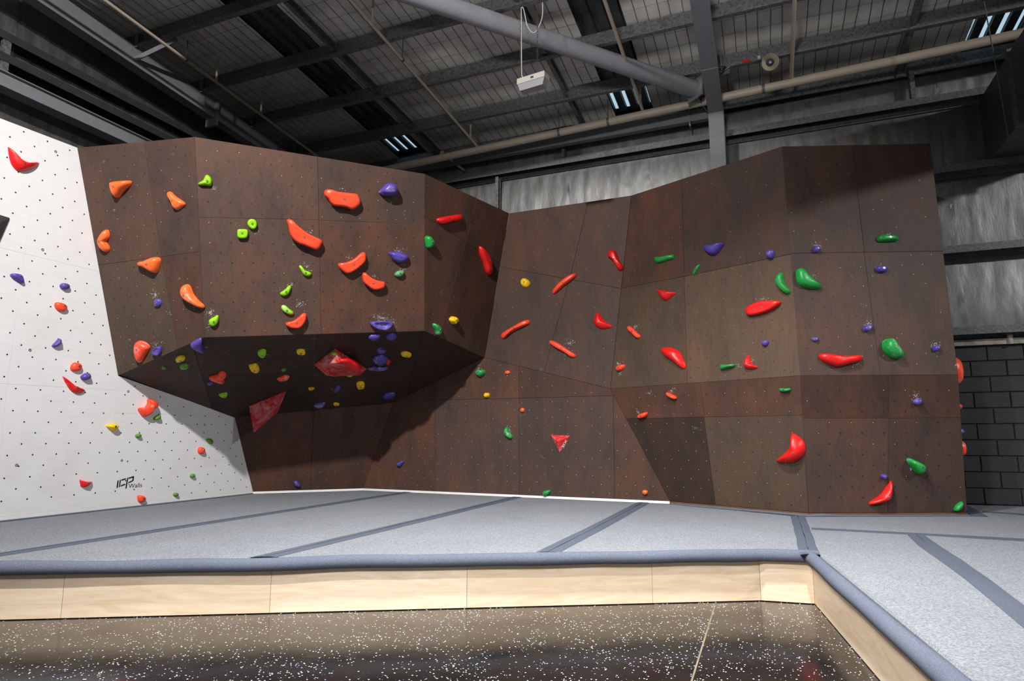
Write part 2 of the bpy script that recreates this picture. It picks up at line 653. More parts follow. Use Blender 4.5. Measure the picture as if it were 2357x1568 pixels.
for (xa, xb) in bays:
    for ya, yb in zip(ys[:-1], ys[1:]):
        far = ya < 3.3
        nx = max(2, int((xb - xa) / (.6 if far else CX_ / 3)))
        ny = max(2, int((yb - ya) / (1.0 if far else .075)))
        vs, fs = [], []
        for j in range(ny + 1):
            for i in range(nx + 1):
                x = xa + (xb - xa) * i / nx
                y = ya + (yb - ya) * j / ny
                if far:
                    d = 0
                else:
                    cx = math.sin(math.pi * ((x + .4 * CX_ * 0) / CX_)) ** 2
                    cy = math.sin(math.pi * (y / CY_)) ** 2
                    d = .020 * (cx ** .5) * (.35 + .65 * cy ** .5) * (.7 + .6 * noise.noise(V((x * 2, y * 2, 4))))
                    d += .018 * noise.noise(V((x * 1.1, y * 1.3, 9)))
                vs.append((x, y, zroof(y, .012 - 0) - .5 * 0 + d))
        for j in range(ny):
            for i in range(nx):
                k = j * (nx + 1) + i
                fs.append((k, k + 1, k + nx + 2, k + nx + 1))
        mm = MB()
        mm.add(vs, fs)
        mm.build('insulation_blanket', M['blanket'], ceil, smooth=True)
w = MB()
for (xa, xb) in bays:
    i0, i1 = math.ceil(xa / CX_), math.floor(xb / CX_)
    for i in range(i0, i1 + 1):
        x = i * CX_
        p0 = None
        n = 34
        for k in range(n + 1):
            y = 3.4 + (9.84 - 3.4) * k / n
            xx = x + .016 * noise.noise(V((x * 5, y * 1.6, 2)))
            z = zroof(y, .004)
            p = (V((xx - .0035, y, z)), V((xx + .0035, y, z)))
            if p0:
                w.add([p0[0], p0[1], p[1], p[0]], [(0, 1, 2, 3)])
            p0 = p
    for j in range(math.ceil(3.4 / CY_), int(9.84 / CY_) + 1):
        y = j * CY_
        p0 = None
        n = max(4, int((xb - xa) / .3))
        for k in range(n + 1):
            x = xa + (xb - xa) * k / n
            yy = y + .02 * noise.noise(V((x * 1.6, y * 5, 7)))
            p = (V((x, yy - .002, zroof(yy, .003))), V((x, yy + .002, zroof(yy, .003))))
            if p0:
                w.add([p0[0], p0[1], p[1], p[0]], [(0, 1, 2, 3)])
            p0 = p
w.build('safety_mesh', M['wire'], ceil, kind='stuff')  # dark ribbons: mesh wires, plus painted shade of the blanket creases
# bare ribbed roof sheet showing between the blankets, fibreglass panes lit by the sky in the last bay
for n_, (xa, xb) in enumerate(SKY):
    prof = []
    x = xa - .06
    pit = .19
    while x < xb + .06:
        prof += [(x, .10), (x + .055, .10), (x + .07, .145), (x + .125, .145), (x + .14, .10)]
        x += pit
    for ya, yb in zip([3.2] + PUR, PUR + [9.86]):
        mm = MB()
        vs = [(p[0], ya, zroof(ya, p[1])) for p in prof] + [(p[0], yb, zroof(yb, p[1])) for p in prof]
        k = len(prof)
        mm.add(vs, [(i, i + 1, k + i + 1, k + i) for i in range(k - 1)])
        mm.build('roof_sheet', M['sheet'], ceil)
    x = xa - .06
    q = 0
    while x < xb - .02:
        if x + .123 > xa:
            y0, y1 = 9.22, 9.80
            mm = MB()
            xa_, xb_ = max(xa + .005, x + .072), min(xb, x + .123)
            mm.add([(xa_, y0, zroof(y0, .13)), (xb_, y0, zroof(y0, .13)), (xb_, y1, zroof(y1, .13)), (xa_, y1, zroof(y1, .13))], [(0, 1, 2, 3)])
            mm.build('window_pane', M['skylight'], ceil)
        q += 1
        x += pit


# ------------------------------------------------------------------ structural steel
def purlin(y, label):
    zt, zb = zroof(y, -.005), zroof(y, -.228)
    m = MB()
    t = .006
    # Z section: top flange to the rear, bottom flange to the front, each with a lip
    pts = [(-.065, zb + .02), (-.065, zb), (t, zb), (t, zt - t), (.065, zt - t), (.065, zt - .022), (.065 + t, zt - .022), (.065 + t, zt),
           (0, zt), (0, zb + t), (-.065 + t, zb + t), (-.065 + t, zb + .02)]
    m.prof((XL + .02, y, 0), (XR, y, 0), [(p[0], p[1]) for p in pts], (0, 1, 0), (0, 0, 1))
    return m.build('roof_purlin', M['galv'], label=label, cat='roof beam', group='galvanised roof purlins')


for y, l in zip(PUR, ['dark galvanised roof purlin nearest the viewer, at the top edge', 'dark galvanised roof purlin second from the viewer, above the rafter bracket',
                      'dark galvanised roof purlin in the middle, crossing behind the thick diagonal tube',
                      'dark galvanised roof purlin just behind the hanging white light box',
                      'dark galvanised roof purlin last before the rear wall, behind the horn speaker']):
    purlin(y, l)
m = MB()
za = zroof(9.86, 0)
m.prof((XL, 9.84, 0), (XR, 9.84, 0), [(0, za), (0, za - .20), (.02, za - .20), (.02, za - .1), (.1, za - .1), (.1, za)], (0, 1, 0), (0, 0, 1))
m.build('eave_purlin', M['galv'], label='dark eave beam where roof lining meets the rear foil wall', cat='roof beam')


def bridging(x, ya, yb, label, h=.11):
    m = MB()
    za, zb = zroof(ya, -.11), zroof(yb, -.11)
    t = .004
    m.prof((x, ya + .012, za), (x, yb - .01, zb), [(-.03, -h / 2), (.03, -h / 2), (.03, -h / 2 + t), (-.03 + t, -h / 2 + t), (-.03 + t, h / 2 - t), (.03, h / 2 - t), (.03, h / 2), (-.03, h / 2)], (1, 0, 0), (0, 0, 1))
    r = m.build('purlin_bridging', M['galv'], label=label, cat='steel strut', group='struts between the roof purlins')
    c = MB()
    c.box((x - .04, yb - .018, zb - .09), (x + .05, yb - .004, zb + .06))
    c.build('end_cleat', M['galv'], r)
    return r


yy = PUR + [9.84]
names = {0: 'left', 1: 'centre', 2: 'right'}
for q, x in enumerate((-5.38, -2.62, 1.98)):
    for k, (ya, yb) in enumerate(zip(yy[:-1], yy[1:])):
        if q == 2 and k < 2: continue
        bridging(x, ya, yb, 'dark roof strut %s, %s' % (('beside the left roof opening', 'near the hanging light', 'above the right end of cream pipe')[q],
                 ('nearest bay', 'second nearest bay', 'middle bay', 'second bay from rear', 'rear bay')[k]))


def isect(m, a, b, w, h, side, up, tf=.012, tw=.008):
    """I-section"""
    x, y = w / 2, h / 2
    m.prof(a, b, [(-x, -y), (x, -y), (x, -y + tf), (tw / 2, -y + tf), (tw / 2, y - tf), (x, y - tf), (x, y), (-x, y), (-x, y - tf), (-tw / 2, y - tf), (-tw / 2, -y + tf), (-x, -y + tf)], side, up)


def boxsec(m, a, b, w, h, side, up):
    m.prof(a, b, [(-w / 2, -h / 2), (w / 2, -h / 2), (w / 2, h / 2), (-w / 2, h / 2)], side, up)


# portal frame in the middle of the picture: column + rafter
root = empty('portal_frame', (-.48, 9.5, 0), 'grey painted steel column and rafter rising behind the climbing wall', 'steel frame')
m = MB()
zc = zroof(9.45, -.36)
m.box((-.60, 9.36, 0), (-.385, 9.70, zc + .1))
m.build('column', M['greypaint2'], root)
m = MB()
a, b = V((-.49, 9.7, zroof(9.7, -.36))), V((-.49, 2.0, zroof(2.0, -.36)))
boxsec(m, a, b, .20, .27, (1, 0, 0), (0, 0, 1))
m.build('rafter', M['greypaint2'], root)
m = MB()
a, b = V((-.49, 9.4, zroof(9.4, -.50))), V((-.49, 8.3, zroof(8.3, -.50)))
m.bar(a, b, .215, .014)
m.build('flange_plate', M['greypaint2'], root)
m = MB()
m.box((-.385, 8.79, zroof(8.8, -.30)), (-.25, 8.80, zroof(8.8, -.12)))
m.bar((-.375, 8.4, zroof(8.4, -.42)), (-.30, 8.78, zroof(8.8, -.19)), .035, .005)
m.build('fly_brace', M['galv2'], root)

# rafter against the left side wall
root = empty('side_rafter', (-7.97, 6, 5.9), 'dark grey steel rafter sloping down along the left side wall', 'steel frame')
m = MB()
a, b = V((-7.97, 9.9, zroof(9.9, -.36))), V((-7.97, 1.5, zroof(1.5, -.36)))
boxsec(m, a, b, .17, .28, (1, 0, 0), (0, 0, 1))
m.build('rafter', M['greypaint'], root)
for k, y in enumerate(PUR[1:]):
    m = MB()
    m.box((-7.89, y - .055, zroof(y, -.25)), (-7.84, y - .045, zroof(y, -.05)))
    m.build('cleat', M['greypaint2'], root)
p0 = on_x(312, 136, -7.87)
m = MB()
m.bar(p0, V((p0.x + .62, p0.y + .12, p0.z + .22)), .06, .02, (0, 1, .3))
m.build('fly_brace', M['greypaint2'], root)
p0 = on_x(497, 262, -7.87)
m = MB()
m.box((-8.06, p0.y - .02, p0.z - .20), (-7.83, p0.y + .02, p0.z + .18))
m.build('splice_plate', M['greypaint2'], root)
# horizontal beam on the left side wall
m = MB()
pa, pb = on_x(0, 176, -8.2), on_x(330, 322, -8.2)
zb = (pa.z + pb.z) / 2
m.box((-8.24, 2.0, zb - .17), (-8.12, 9.7, zb - .0))
m.box((-8.28, 2.0, zb), (-8.08, 9.7, zb + .012))
m.box((-8.28, 2.0, zb - .182), (-8.08, 9.7, zb - .17))
m.build('wind_beam', M['greypaint2'], label='grey steel beam running above the white climbing wall', cat='steel beam')
# black girts on the left side wall
for (px, l, d) in (((200, 181), 'upper black steel girt on the left foil wall', .26), ((200, 226), 'lower black steel girt on the left foil wall, above grey beam', .24)):
    p = on_x(*px, XL + .2)
    root = empty('wall_girt', (XL + .12, 6, p.z), l, 'steel rail', 'girts on the left side wall')
    m = MB()
    m.prof((0, 2.0, p.z), (0, 9.9, p.z), [(XL + .02, .05), (XL + .22, .05), (XL + .22, -.05), (XL + .21, -.05), (XL + .21, .04), (XL + .03, .04), (XL + .03, -.06), (XL + .02, -.06)], (1, 0, 0), (0, 0, 1))
    m.build('rail', M['wire'], root)
m = MB()
p = on_x(18, 120, XL + .25)
m.box((XL + .16, p.y - .04, p.z - .22), (XL + .21, p.y + .05, p.z + .18))
root = m.build('girt_strap', M['galv'], label='short perforated steel strap joining girts at far left', cat='steel strap')

# girts on the rear foil wall
GZ = [2.60, 3.70, 4.83, 5.86]
GL = ['lowest steel girt on rear wall, just above the charcoal blocks', 'second steel girt up the rear wall, right of the climbing wall',
      'third steel girt up the rear wall, level with the duct underside', 'top steel girt on the rear wall, crossing behind the grey column']
for z, l in zip(GZ, GL):
    root = empty('wall_girt', (0, YB - .1, z), l, 'steel rail', 'girts on the rear foil wall')
    x0 = -7.4 if z > 4.5 else .6
    m = MB()
    # cold-formed channel laid flat, mouth down: front lip, web on top, rear lip
    y0, y1 = YB - .20, YB + .03
    m.prof((x0, 0, z), (6.6, 0, z), [(y0, -.045), (y0, .055), (y1, .055), (y1, -.075), (y1 - .012, -.075), (y1 - .012, .043), (y0 + .012, .043), (y0 + .012, -.045)], (0, 1, 0), (0, 0, 1))
    m.build('rail', M['galv2'], root)
for (x, y, z0, z1, l) in ((1146, 450, 4.85, 5.8, 'short vertical steel strut on foil wall, left of the roof column'),
                          (1298, 350, 5.9, 6.35, 'short vertical steel strut under the long cream pipe'),
                          (2098, 190, 5.92, 6.4, 'vertical steel strut on foil wall near the duct')):
    p = on_y(x, y, YB - .1)
    m = MB()
    m.prof((p.x, YB - .10, z0), (p.x, YB - .10, z1), [(-.03, -.05), (.03, -.05), (.03, -.045), (-.025, -.045), (-.025, .045), (.03, .045), (.03, .05), (-.03, .05)], (1, 0, 0), (0, 1, 0))
    m.build('girt_bridging', M['galv'], label=l, cat='steel strut', group='struts between the rear wall girts')

# eave tie under the cream pipe
m = MB()
YT = 9.62
pa, pb = on_y(925, 392, YT), on_y(1560, 268, YT)
zt = (pa.z + pb.z) / 2 - .02
m.box((-7.6, YT - .05, zt - .09), (-.60, YT + .05, zt + .09))
root = m.build('eave_tie', M['greypaint'], label='grey steel tie beam directly below the long cream pipe', cat='steel beam')
p = on_y(1587, 265, YT - .06)
m = MB()
m.box((p.x - .01, YT - .07, zt - .17), (p.x + .01, YT + .07, zt + .12))
m.build('end_plate', M['greypaint2'], root)

# fat diagonal roof brace
a, b = on_roof(985, 0, -.36), on_roof(1600, 206, -.36)
d = (b - a).normalized()
root = empty('roof_brace_tube', (a + b) / 2, 'thick pale grey steel tube crossing diagonally below the roof', 'steel tube')
m = MB()
m.tube([a - d * 3.2, b], .118, 28)
m.build('tube', M['greypaint2'], root, smooth=True, angle=40)
m = MB()
s = d.cross(V((0, 0, 1))).normalized()
u = s.cross(d)
pts = [b + d * .012 + s * x + u * y for x, y in ((-.15, -.15), (.15, -.15), (.15, .15), (-.15, .15))]
pts2 = [p - d * .024 for p in pts]
m.add(pts + pts2, [(0, 1, 2, 3), (4, 5, 6, 7), (0, 1, 5, 4), (1, 2, 6, 5), (2, 3, 7, 6), (3, 0, 4, 7)])
m.build('end_plate', M['greypaint2'], root)
m = MB()
m.bar(b + d * .01, V((-.60, 9.55, b.z)), .014, .2)
m.build('gusset', M['greypaint2'], root)

# ------------------------------------------------------------------ sprinkler pipework
YP = 9.22
pl, pr = on_y(905, 387, YP), on_y(2357, 76, YP)
dd = (pr - pl).normalized()
root = empty('sprinkler_pipe', (pl + pr) / 2, 'long cream pipe running across under the roof with thinner branches', 'pipe')
m = MB()
m.tube([pl - dd * 1.5, pr + dd * 1.6], .062, 20)
m.build('main_pipe', M['pipe'], root, smooth=True, angle=40)


def on_main(x):
    t = (x - pl.x) / dd.x
    return pl + dd * t


def ring(c, r, mat, parent, name='clamp', w=.035):
    m = MB()
    m.tube([c - dd * w / 2, c + dd * w / 2], r, 20)
    return m.build(name, mat, parent, smooth=True, angle=40)


for px, py in ((1287, 300), (1400, 277), (1757, 202)):
    p = on_y(px, py, YP)
    c = on_main(p.x)
    r = ring(c, .068, M['galv2'], root, 'pipe_clamp')
    m = MB()
    m.tube([c + V((0, 0, .06)), V((c.x, c.y, zroof(c.y, -.05)))], .006, 6)
    m.build('hanger_rod', M['chain'], r)
for (jx, jy, qx, qy, rad, risers) in ((725, 357, 240, 0, .021, [(497, 195, 501, 140), (598, 300, 602, 270)]),
                                      (1100, 340, 795, 0, .021, [(857, 62, 860, 12), (1083, 318, 1086, 277)]),
                                      (1480, 252, 1392, 0, .024, [(1474, 226, 1477, 192)]),
                                      (1821, 180, 1817, 0, .026, [])):
    if jx == 725:
        xj = on_roof(725, 355, -.40).x
        j = V((xj, YP, zroof(YP, -.40)))
    else:
        j = on_main(on_y(jx, jy, YP).x) + V((0, 0, .05))
    # the branch rises with the roof towards the viewer
    e = V((j.x, 1.5, j.z + SL * (j.y - 1.5)))
    q = ray(qx, qy)
    m = MB()
    m.tube([j, j + (e - j) * .5, e], rad, 12)
    br = m.build('branch_pipe', M['pipe'], root, smooth=True, angle=40)
    for (x0, y0, x1, y1) in risers:
        p = on_x(x0, y0, j.x)
        t = (p.y - j.y) / (e.y - j.y)
        c = j + (e - j) * t
        m = MB()
        m.tube([c, c + V((0, 0, zroof(c.y, -.06) - c.z))], .016, 10)
        m.tube([c + V((0, 0, -.002)), c + V((0, 0, .05))], .022, 10)
        m.tube([V((c.x, c.y, zroof(c.y, -.075))), V((c.x, c.y, zroof(c.y, -.045)))], .011, 8)
        m.build('sprinkler_riser', M['pipe'], br, smooth=True, angle=40)
    for hx, hy in {725: [(428, 147)], 1100: [(926, 147)], 1480: [], 1821: []}[jx]:
        p = on_x(hx, hy, j.x)
        t = (p.y - j.y) / (e.y - j.y)
        c = j + (e - j) * t
        m = MB()
        m.tube([c + V((0, -.012, 0)), c + V((0, .012, 0))], rad + .007, 12)
        m.tube([c, V((c.x, c.y, zroof(c.y, -.1)))], .006, 6)
        m.build('hanger', M['chain'], br)
    if jx == 1821:
        p = on_x(1820, 135, j.x)
        m = MB()
        m.tube([p + V((0, .03, 0)), p - V((0, .03, 0))], rad + .006, 14)
        m.build('coupling', M['pipe'], br, smooth=True, angle=40)
# small drop with an elbow behind the main
p = on_y(1016, 352, YP + .1)
m = MB()
p2 = on_y(1068, 392, YP + .62)
m.tube([p + V((0, 0, -.05)), p + V((0, 0, .0)), p + V((.02, .01, .015)), p + (p2 - p) * .2 + V((0, 0, .0)), p2], .022, 12)
m.tube([p + V((0, 0, -.03)), p + V((0, 0, .0)), p + V((.03, .02, .02))], .030, 12)
m.build('drop_pipe', M['pipe'], root, smooth=True, angle=40)
# white stub pipe by the blockwork
p = on_y(2326, 792, YB - .05)
m = MB()
m.tube([V((p.x, YB - .06, 2.42)), V((p.x, YB - .06, 2.535)), V((p.x - .004, YB - .045, 2.565)), V((p.x - .01, YB + .02, 2.58))], .034, 16)
m.build('stub_pipe', M['ivory'], label='short white stub pipe standing on top of the charcoal blocks', cat='pipe')

# ------------------------------------------------------------------ duct at the right
pt, pb_ = on_y(2248, 232, YB - .02), on_y(2279, 376, YB - .02)
xd = (pt.x + pb_.x) / 2
zt, zb = pt.z, pb_.z
root = empty('air_duct', (xd + .7, 8, zb), 'large dark sheet metal air duct in the upper right corner', 'duct')
m = MB()
m.box((xd, 5.3, zb), (xd + .9, YB - .02, zt))
m.build('duct_body', M['duct'], root)
for y in (8.75, 7.3, 5.9):
    m = MB()
    q = .035
    for (A, B_) in (((xd - q, y - .025, zb - q), (xd + .9 + q, y + .025, zb)), ((xd - q, y - .025, zt), (xd + .9 + q, y + .025, zt + q)), ((xd - q, y - .025, zb), (xd, y + .025, zt))):
        m.box(A, B_)
    m.build('flange_joint', M['galv2'], root)
m = MB()
p0 = on_y(2265, 4, 8.4)
p1 = V((xd - .02, 8.4, zt))
p1 = on_x(2322, 318, xd - .02)
m.tube([V((p0.x, p0.y, p0.z)), p1], .007, 6)
m.build('suspension_cable', M['cable2'], root)

# ------------------------------------------------------------------ hanging light box
YE = 6.45
c = on_y(1227, 193, YE)
ax = V((.96, -.12, 0.0)).normalized()
ay = V((-ax.y, ax.x, 0))
root = empty('hanging_light', c, 'ivory emergency light box hanging on two chains below the roof', 'light')


def obox(m, c, ax, ay, w, d, h, taper=0):
    vs = []
    for z, k in ((-h / 2, 1 - taper), (h / 2, 1)):
        for sx, sy in ((-1, -1), (1, -1), (1, 1), (-1, 1)):
            vs.append(c + ax * (sx * w / 2 * k) + ay * (sy * d / 2 * k) + V((0, 0, z)))
    m.add(vs, [(0, 3, 2, 1), (4, 5, 6, 7), (0, 1, 5, 4), (1, 2, 6, 5), (2, 3, 7, 6), (3, 0, 4, 7)])


m = MB()
obox(m, c + V((0, 0, .045)), ax, ay, .36, .13, .07)
hs = m.build('housing', M['ivory'], root)
m = MB()
obox(m, c + V((0, 0, -.03)), ax, ay, .35, .12, .085, .16)
m.build('diffuser', M['greypaint2'], root)
m = MB()
q = c - ay * .068 + ax * .02 + V((0, 0, .045))
obox(m, q, ax, ay, .035, .006, .02)
m.build('test_button', M['black'], hs)
for s in (-.165, .06):
    a = c + ax * s + V((0, 0, .08))
    m = MB()
    L = zroof(a.y, -.05) - a.z
    n = int(L / .035)
    for k in range(n):
        p = a + V((0, 0, L * k / n))
        wv = .008
        e = ax if k % 2 else ay
        m.tube([p - e * wv, p + e * wv * 0 + V((0, 0, .0)) + e * wv, p + e * wv + V((0, 0, .034)), p - e * wv + V((0, 0, .034)), p - e * wv], .0022, 4, False)
    m.build('chain', M['chain'], root)
m = MB()
a = c + ax * -.165 + V((0, 0, 0))
top = V((a.x + .012, a.y, c.z + 1.02))
pts = [c + ax * -.09 + V((0, 0, .08)), c + ax * -.14 + V((0, 0, .13)), a + V((.015, 0, .2)), a + V((.012, 0, .6)), top + V((0, 0, -.1)), top, top + V((.03, 0, -.02)), top + V((.08, 0, -.26)), top + V((.17, 0, -.36)), top + V((.26, 0, -.2)), top + V((.27, 0, 0))]
sm = []
for i in range(len(pts) - 1):
    p0, p1, p2, p3 = pts[max(i - 1, 0)], pts[i], pts[i + 1], pts[min(i + 2, len(pts) - 1)]
    for k in range(5):
        t = k / 5
        sm.append(.5 * ((2 * p1) + (-p0 + p2) * t + (2 * p0 - 5 * p1 + 4 * p2 - p3) * t * t + (-p0 + 3 * p1 - 3 * p2 + p3) * t ** 3))
sm.append(pts[-1])
m.tube(sm, .006, 7)
m.build('power_cord', M['cable'], root, smooth=True)

# ------------------------------------------------------------------ horn speaker
c = on_y(1773, 143, 8.62)
root = empty('horn_speaker', c, 'cream horn loudspeaker under the roof right of the grey rafter', 'speaker')
ax = (EYE + V((.2, 0, .4)) - c).normalized()
m = MB()
prof = [(.0, .035), (.02, .042), (.06, .055), (.10, .075), (.135, .102), (.15, .110), (.153, .106), (.135, .096), (.10, .068), (.06, .048), (.03, .036)]
t_ = ax.cross(V((0, 0, 1))).normalized()
u_ = t_.cross(ax)
n = 28
vs = []
for (z, r) in prof:
    for j in range(n):
        g = 2 * math.pi * j / n
        vs.append(c + ax * (z - .15) + (t_ * math.cos(g) + u_ * math.sin(g)) * r)
fs = []
for i in range(len(prof) - 1):
    for j in range(n):
        fs.append((i * n + j, i * n + (j + 1) % n, (i + 1) * n + (j + 1) % n, (i + 1) * n + j))
m.add(vs, fs)
m.build('bell', M['hornc'], root, smooth=True, angle=50)
m = MB()
m.tube([c - ax * .13, c - ax * .085, c - ax * .08], [.066, .055, .01], 24)
m.build('throat', M['black'], root, smooth=True, angle=50)
m = MB()
m.tube([c - ax * .08, c - ax * .045, c - ax * .040], [.020, .018, .006], 16)
m.build('reentrant_cone', M['ivory'], root, smooth=True, angle=50)
m = MB()
m.tube([c - ax * .15, c - ax * .27], .052, 20)
m.build('driver', M['hornc'], root, smooth=True, angle=40)
m = MB()
k = c - ax * .2
m.bar(k + V((0, 0, .03)), V((k.x, k.y + .12, zroof(8.8, -.2))), .03, .008, (1, 0, 0))
m.build('bracket', M['hornc'], root)
m = MB()
m.tube([c + t_ * .12 - ax * .1 + u_ * .09, c + t_ * .155 - ax * .1 + u_ * .09], .028, 12)
m.build('swivel_cap', M['hornc'], root, smooth=True, angle=40)
# red sticker on the purlin
p = on_y(1718, 145, 8.8)
m = MB()
m.box((p.x - .055, 8.725, zroof(8.8, -.225)), (p.x + .055, 8.732, zroof(8.8, -.185)))
m.build('red_sticker', M['redtag'], label='small red sticker on the purlin left of the horn speaker', cat='sticker')
# thin cable beside the right side of the rafter
m = MB()
pts = []
for x, y in ((1638, 0), (1645, 40), (1652, 90), (1658, 130), (1662, 166), (1672, 158), (1680, 153)):
    pts.append(on_y(x, y, 8.75))
m.tube(pts, .006, 6)
m.build('loose_cable', M['cable'], label='thin pale cable hanging beside the middle grey rafter', cat='cable')

# ------------------------------------------------------------------ climbing wall: survey of its corners
B0, B1, B2, B3, B4 = [on_z(*p, ZM) for p in ((582, 1137), (835, 1129), (1542, 1160), (1862, 1188), (2226, 1187))]
XW = B0.x
WHITE = Plane(V((XW, 0, 0)), V((XW, 1, 0)), V((XW, 0, 1)))
LOWC = vert(B1, B2)
P_ = LOWC.hit(905, 928)
Q_ = LOWC.hit(1115, 823)
R_ = LOWC.hit(1405, 895)
LOWL = Plane(B0, B1, P_)
U_ = WHITE.hit(272, 865)
S_ = WHITE.hit(540, 960)
UNDER = Plane(P_, Q_, (U_ + S_) / 2)
V_ = UNDER.hit(470, 777)
W_ = UNDER.hit(977, 762)
TL = WHITE.hit(178, 340)
LFACE = Plane(TL, U_, V_)
K_ = LFACE.hit(448, 315)
FRONT = Plane(V_, W_, K_)
M_ = FRONT.hit(977, 400)
RFACE = Plane(M_, W_, Q_)
N_ = RFACE.hit(1172, 491)
CUP = Plane(N_, Q_, R_)
O_ = CUP.hit(1453, 450)
RLOW = Plane(R_, B2, B3)
X_ = RLOW.hit(1842, 865)
RUP = Plane(O_, R_, X_)
Y_ = RUP.hit(1800, 337)
FLOW = Plane(B3, B4, X_)
Z_ = FLOW.hit(2205, 863)
FUP = Plane(X_, Z_, Y_)
A_ = FUP.hit(2141, 330)
PL = dict(W=WHITE, L=LFACE, F=FRONT, R=RFACE, U=UNDER, l=LOWL, c=LOWC, C=CUP, m=RLOW, M=RUP, q=FLOW, Q=FUP)
# return (side) faces at the far right
E4, EZ, EA = B4 + V((.12, 1.35, 0)), Z_ + V((.12, 1.35, 0)), A_ + V((.12, 1.35, 0))
PL['s'] = Plane(B4, E4, Z_)
if PL['s'].n.x < 0:
    PL['s'].n = -PL['s'].n
    PL['s'].k = -PL['s'].k


def area2(p):
    return sum(p[i][0] * p[(i + 1) % len(p)][1] - p[(i + 1) % len(p)][0] * p[i][1] for i in range(len(p))) / 2


def inside(p, q):
    r = False
    for i in range(len(p)):
        (x1, y1), (x2, y2) = p[i], p[(i + 1) % len(p)]
        if (y1 > q[1]) != (y2 > q[1]) and q[0] < (x2 - x1) * (q[1] - y1) / (y2 - y1) + x1:
            r = not r
    return r


def cut(poly, a, b):
    """split a convex polygon by the line a-b"""
    L, R = [], []
    n = len(poly)
    sd = [(b[0] - a[0]) * (p[1] - a[1]) - (b[1] - a[1]) * (p[0] - a[0]) for p in poly]
    for i in range(n):
        j = (i + 1) % n
        p, q = poly[i], poly[j]
        (L if sd[i] >= 0 else R).append(p)
        if (sd[i] >= 0) != (sd[j] >= 0):
            t = sd[i] / (sd[i] - sd[j])
            x = (p[0] + (q[0] - p[0]) * t, p[1] + (q[1] - p[1]) * t)
            L.append(x)
            R.append(x)
    return [p for p in (L, R) if len(p) > 2 and abs(area2(p)) > 1e-3]


def inset(poly, d):
    if area2(poly) < 0: poly = poly[::-1]
    q = []
    for p in poly:
        if not q or math.dist(p, q[-1]) > 1e-4: q.append(p)
    if math.dist(q[0], q[-1]) < 1e-4: q.pop()
    n = len(q)
    out = []
    for i in range(n):
        a, b, c = V(q[i - 1]), V(q[i]), V(q[(i + 1) % n])
        e1, e2 = (b - a).normalized(), (c - b).normalized()
        n1, n2 = V((-e1.y, e1.x)), V((-e2.y, e2.x))
        k = 1 + n1.dot(n2)
        out.append(b + (n1 + n2) * (d / max(k, .15)))
    return [(p.x, p.y) for p in out]


def panel(pl, poly, mat, parent, gap=.0013, th=.018, name='panel', bev=.0016):
    q = inset(poly, gap)
    q2 = inset(poly, gap + bev)
    n = len(q)
    m = MB()
    vs = [pl.at(p, 0) for p in q2] + [pl.at(p, -bev * 1.5) for p in q] + [pl.at(p, -th) for p in q]
    fs = [tuple(range(n)), tuple(range(2 * n, 3 * n))[::-1]]
    for r in (0, n):
        for i in range(n):
            j = (i + 1) % n
            fs.append((r + i, r + j, r + n + j, r + n + i))
    m.add(vs, fs)
    return m.build(name, mat, parent)


def face(key, corners, cuts, parent, mats='brown', special=()):
    pl = PL[key]
    polys = [[pl.uv(c) for c in corners]]
    for (x1, y1, x2, y2) in cuts:
        a, b = pl.px(x1, y1), pl.px(x2, y2)
        sm = [(a[0] + (b[0] - a[0]) * t / 10, a[1] + (b[1] - a[1]) * t / 10) for t in range(1, 10)]
        new = []
        for p in polys:
            new += cut(p, a, b) if any(inside(p, q) for q in sm) else [p]
        polys = new
    for p in polys:
        mt = mats
        for (x, y, mm) in special:
            if inside(p, pl.px(x, y)): mt = mm
        panel(pl, p, M[mt], parent)
    return [pl.uv(c) for c in corners]


def tnuts(key, poly, o, a, b, r, mb, ring=None):
    """staggered grid of bolt holes: o, a, b are three measured holes"""
    pl = PL[key]
    O = V(pl.px(*o))
    A = V(pl.px(*a)) - O
    Bv = V(pl.px(*b)) - O
    q = inset(poly, .05)
    for i in range(-60, 61):
        for j in range(-60, 61):
            p = O + A * i + Bv * j
            if abs(p.x - O.x) > 9 or abs(p.y - O.y) > 9 or not inside(q, (p.x, p.y)): continue
            n = 6
            vs = [pl.at((p.x + r * math.cos(k * math.pi / 3), p.y + r * math.sin(k * math.pi / 3)), .0012) for k in range(n)]
            mb.add(vs, [tuple(range(n))], 0)
            if ring:
                h = random.random()
                if h < ring:
                    rr = r * .62
                    vs = [pl.at((p.x + rr * math.cos(k * math.pi / 2), p.y - r * .15 + rr * math.sin(k * math.pi / 2)), .0018) for k in range(4)]
                    mb.add(vs, [(0, 1, 2, 3)], 1)


def tnuts_std(key, poly, r, mb, ring=None, step=.235):
    pl = PL[key]
    c = (sum(p[0] for p in poly) / len(poly), sum(p[1] for p in poly) / len(poly))
    q = inset(poly, .05)
    for i in range(-40, 41):
        for j in range(-60, 61):
            p = V((c[0] + step * (i + .5 * (j % 2)), c[1] + .118 * j))
            if not inside(q, p): continue
            vs = [pl.at((p.x + r * math.cos(k * math.pi / 3), p.y + r * math.sin(k * math.pi / 3)), .0012) for k in range(6)]
            mb.add(vs, [tuple(range(6))], 0)
            if ring and random.random() < ring:
                rr = r * .62
                vs = [pl.at((p.x + rr * math.cos(k * math.pi / 2), p.y - r * .15 + rr * math.sin(k * math.pi / 2)), .0018) for k in range(4)]
                mb.add(vs, [(0, 1, 2, 3)], 1)


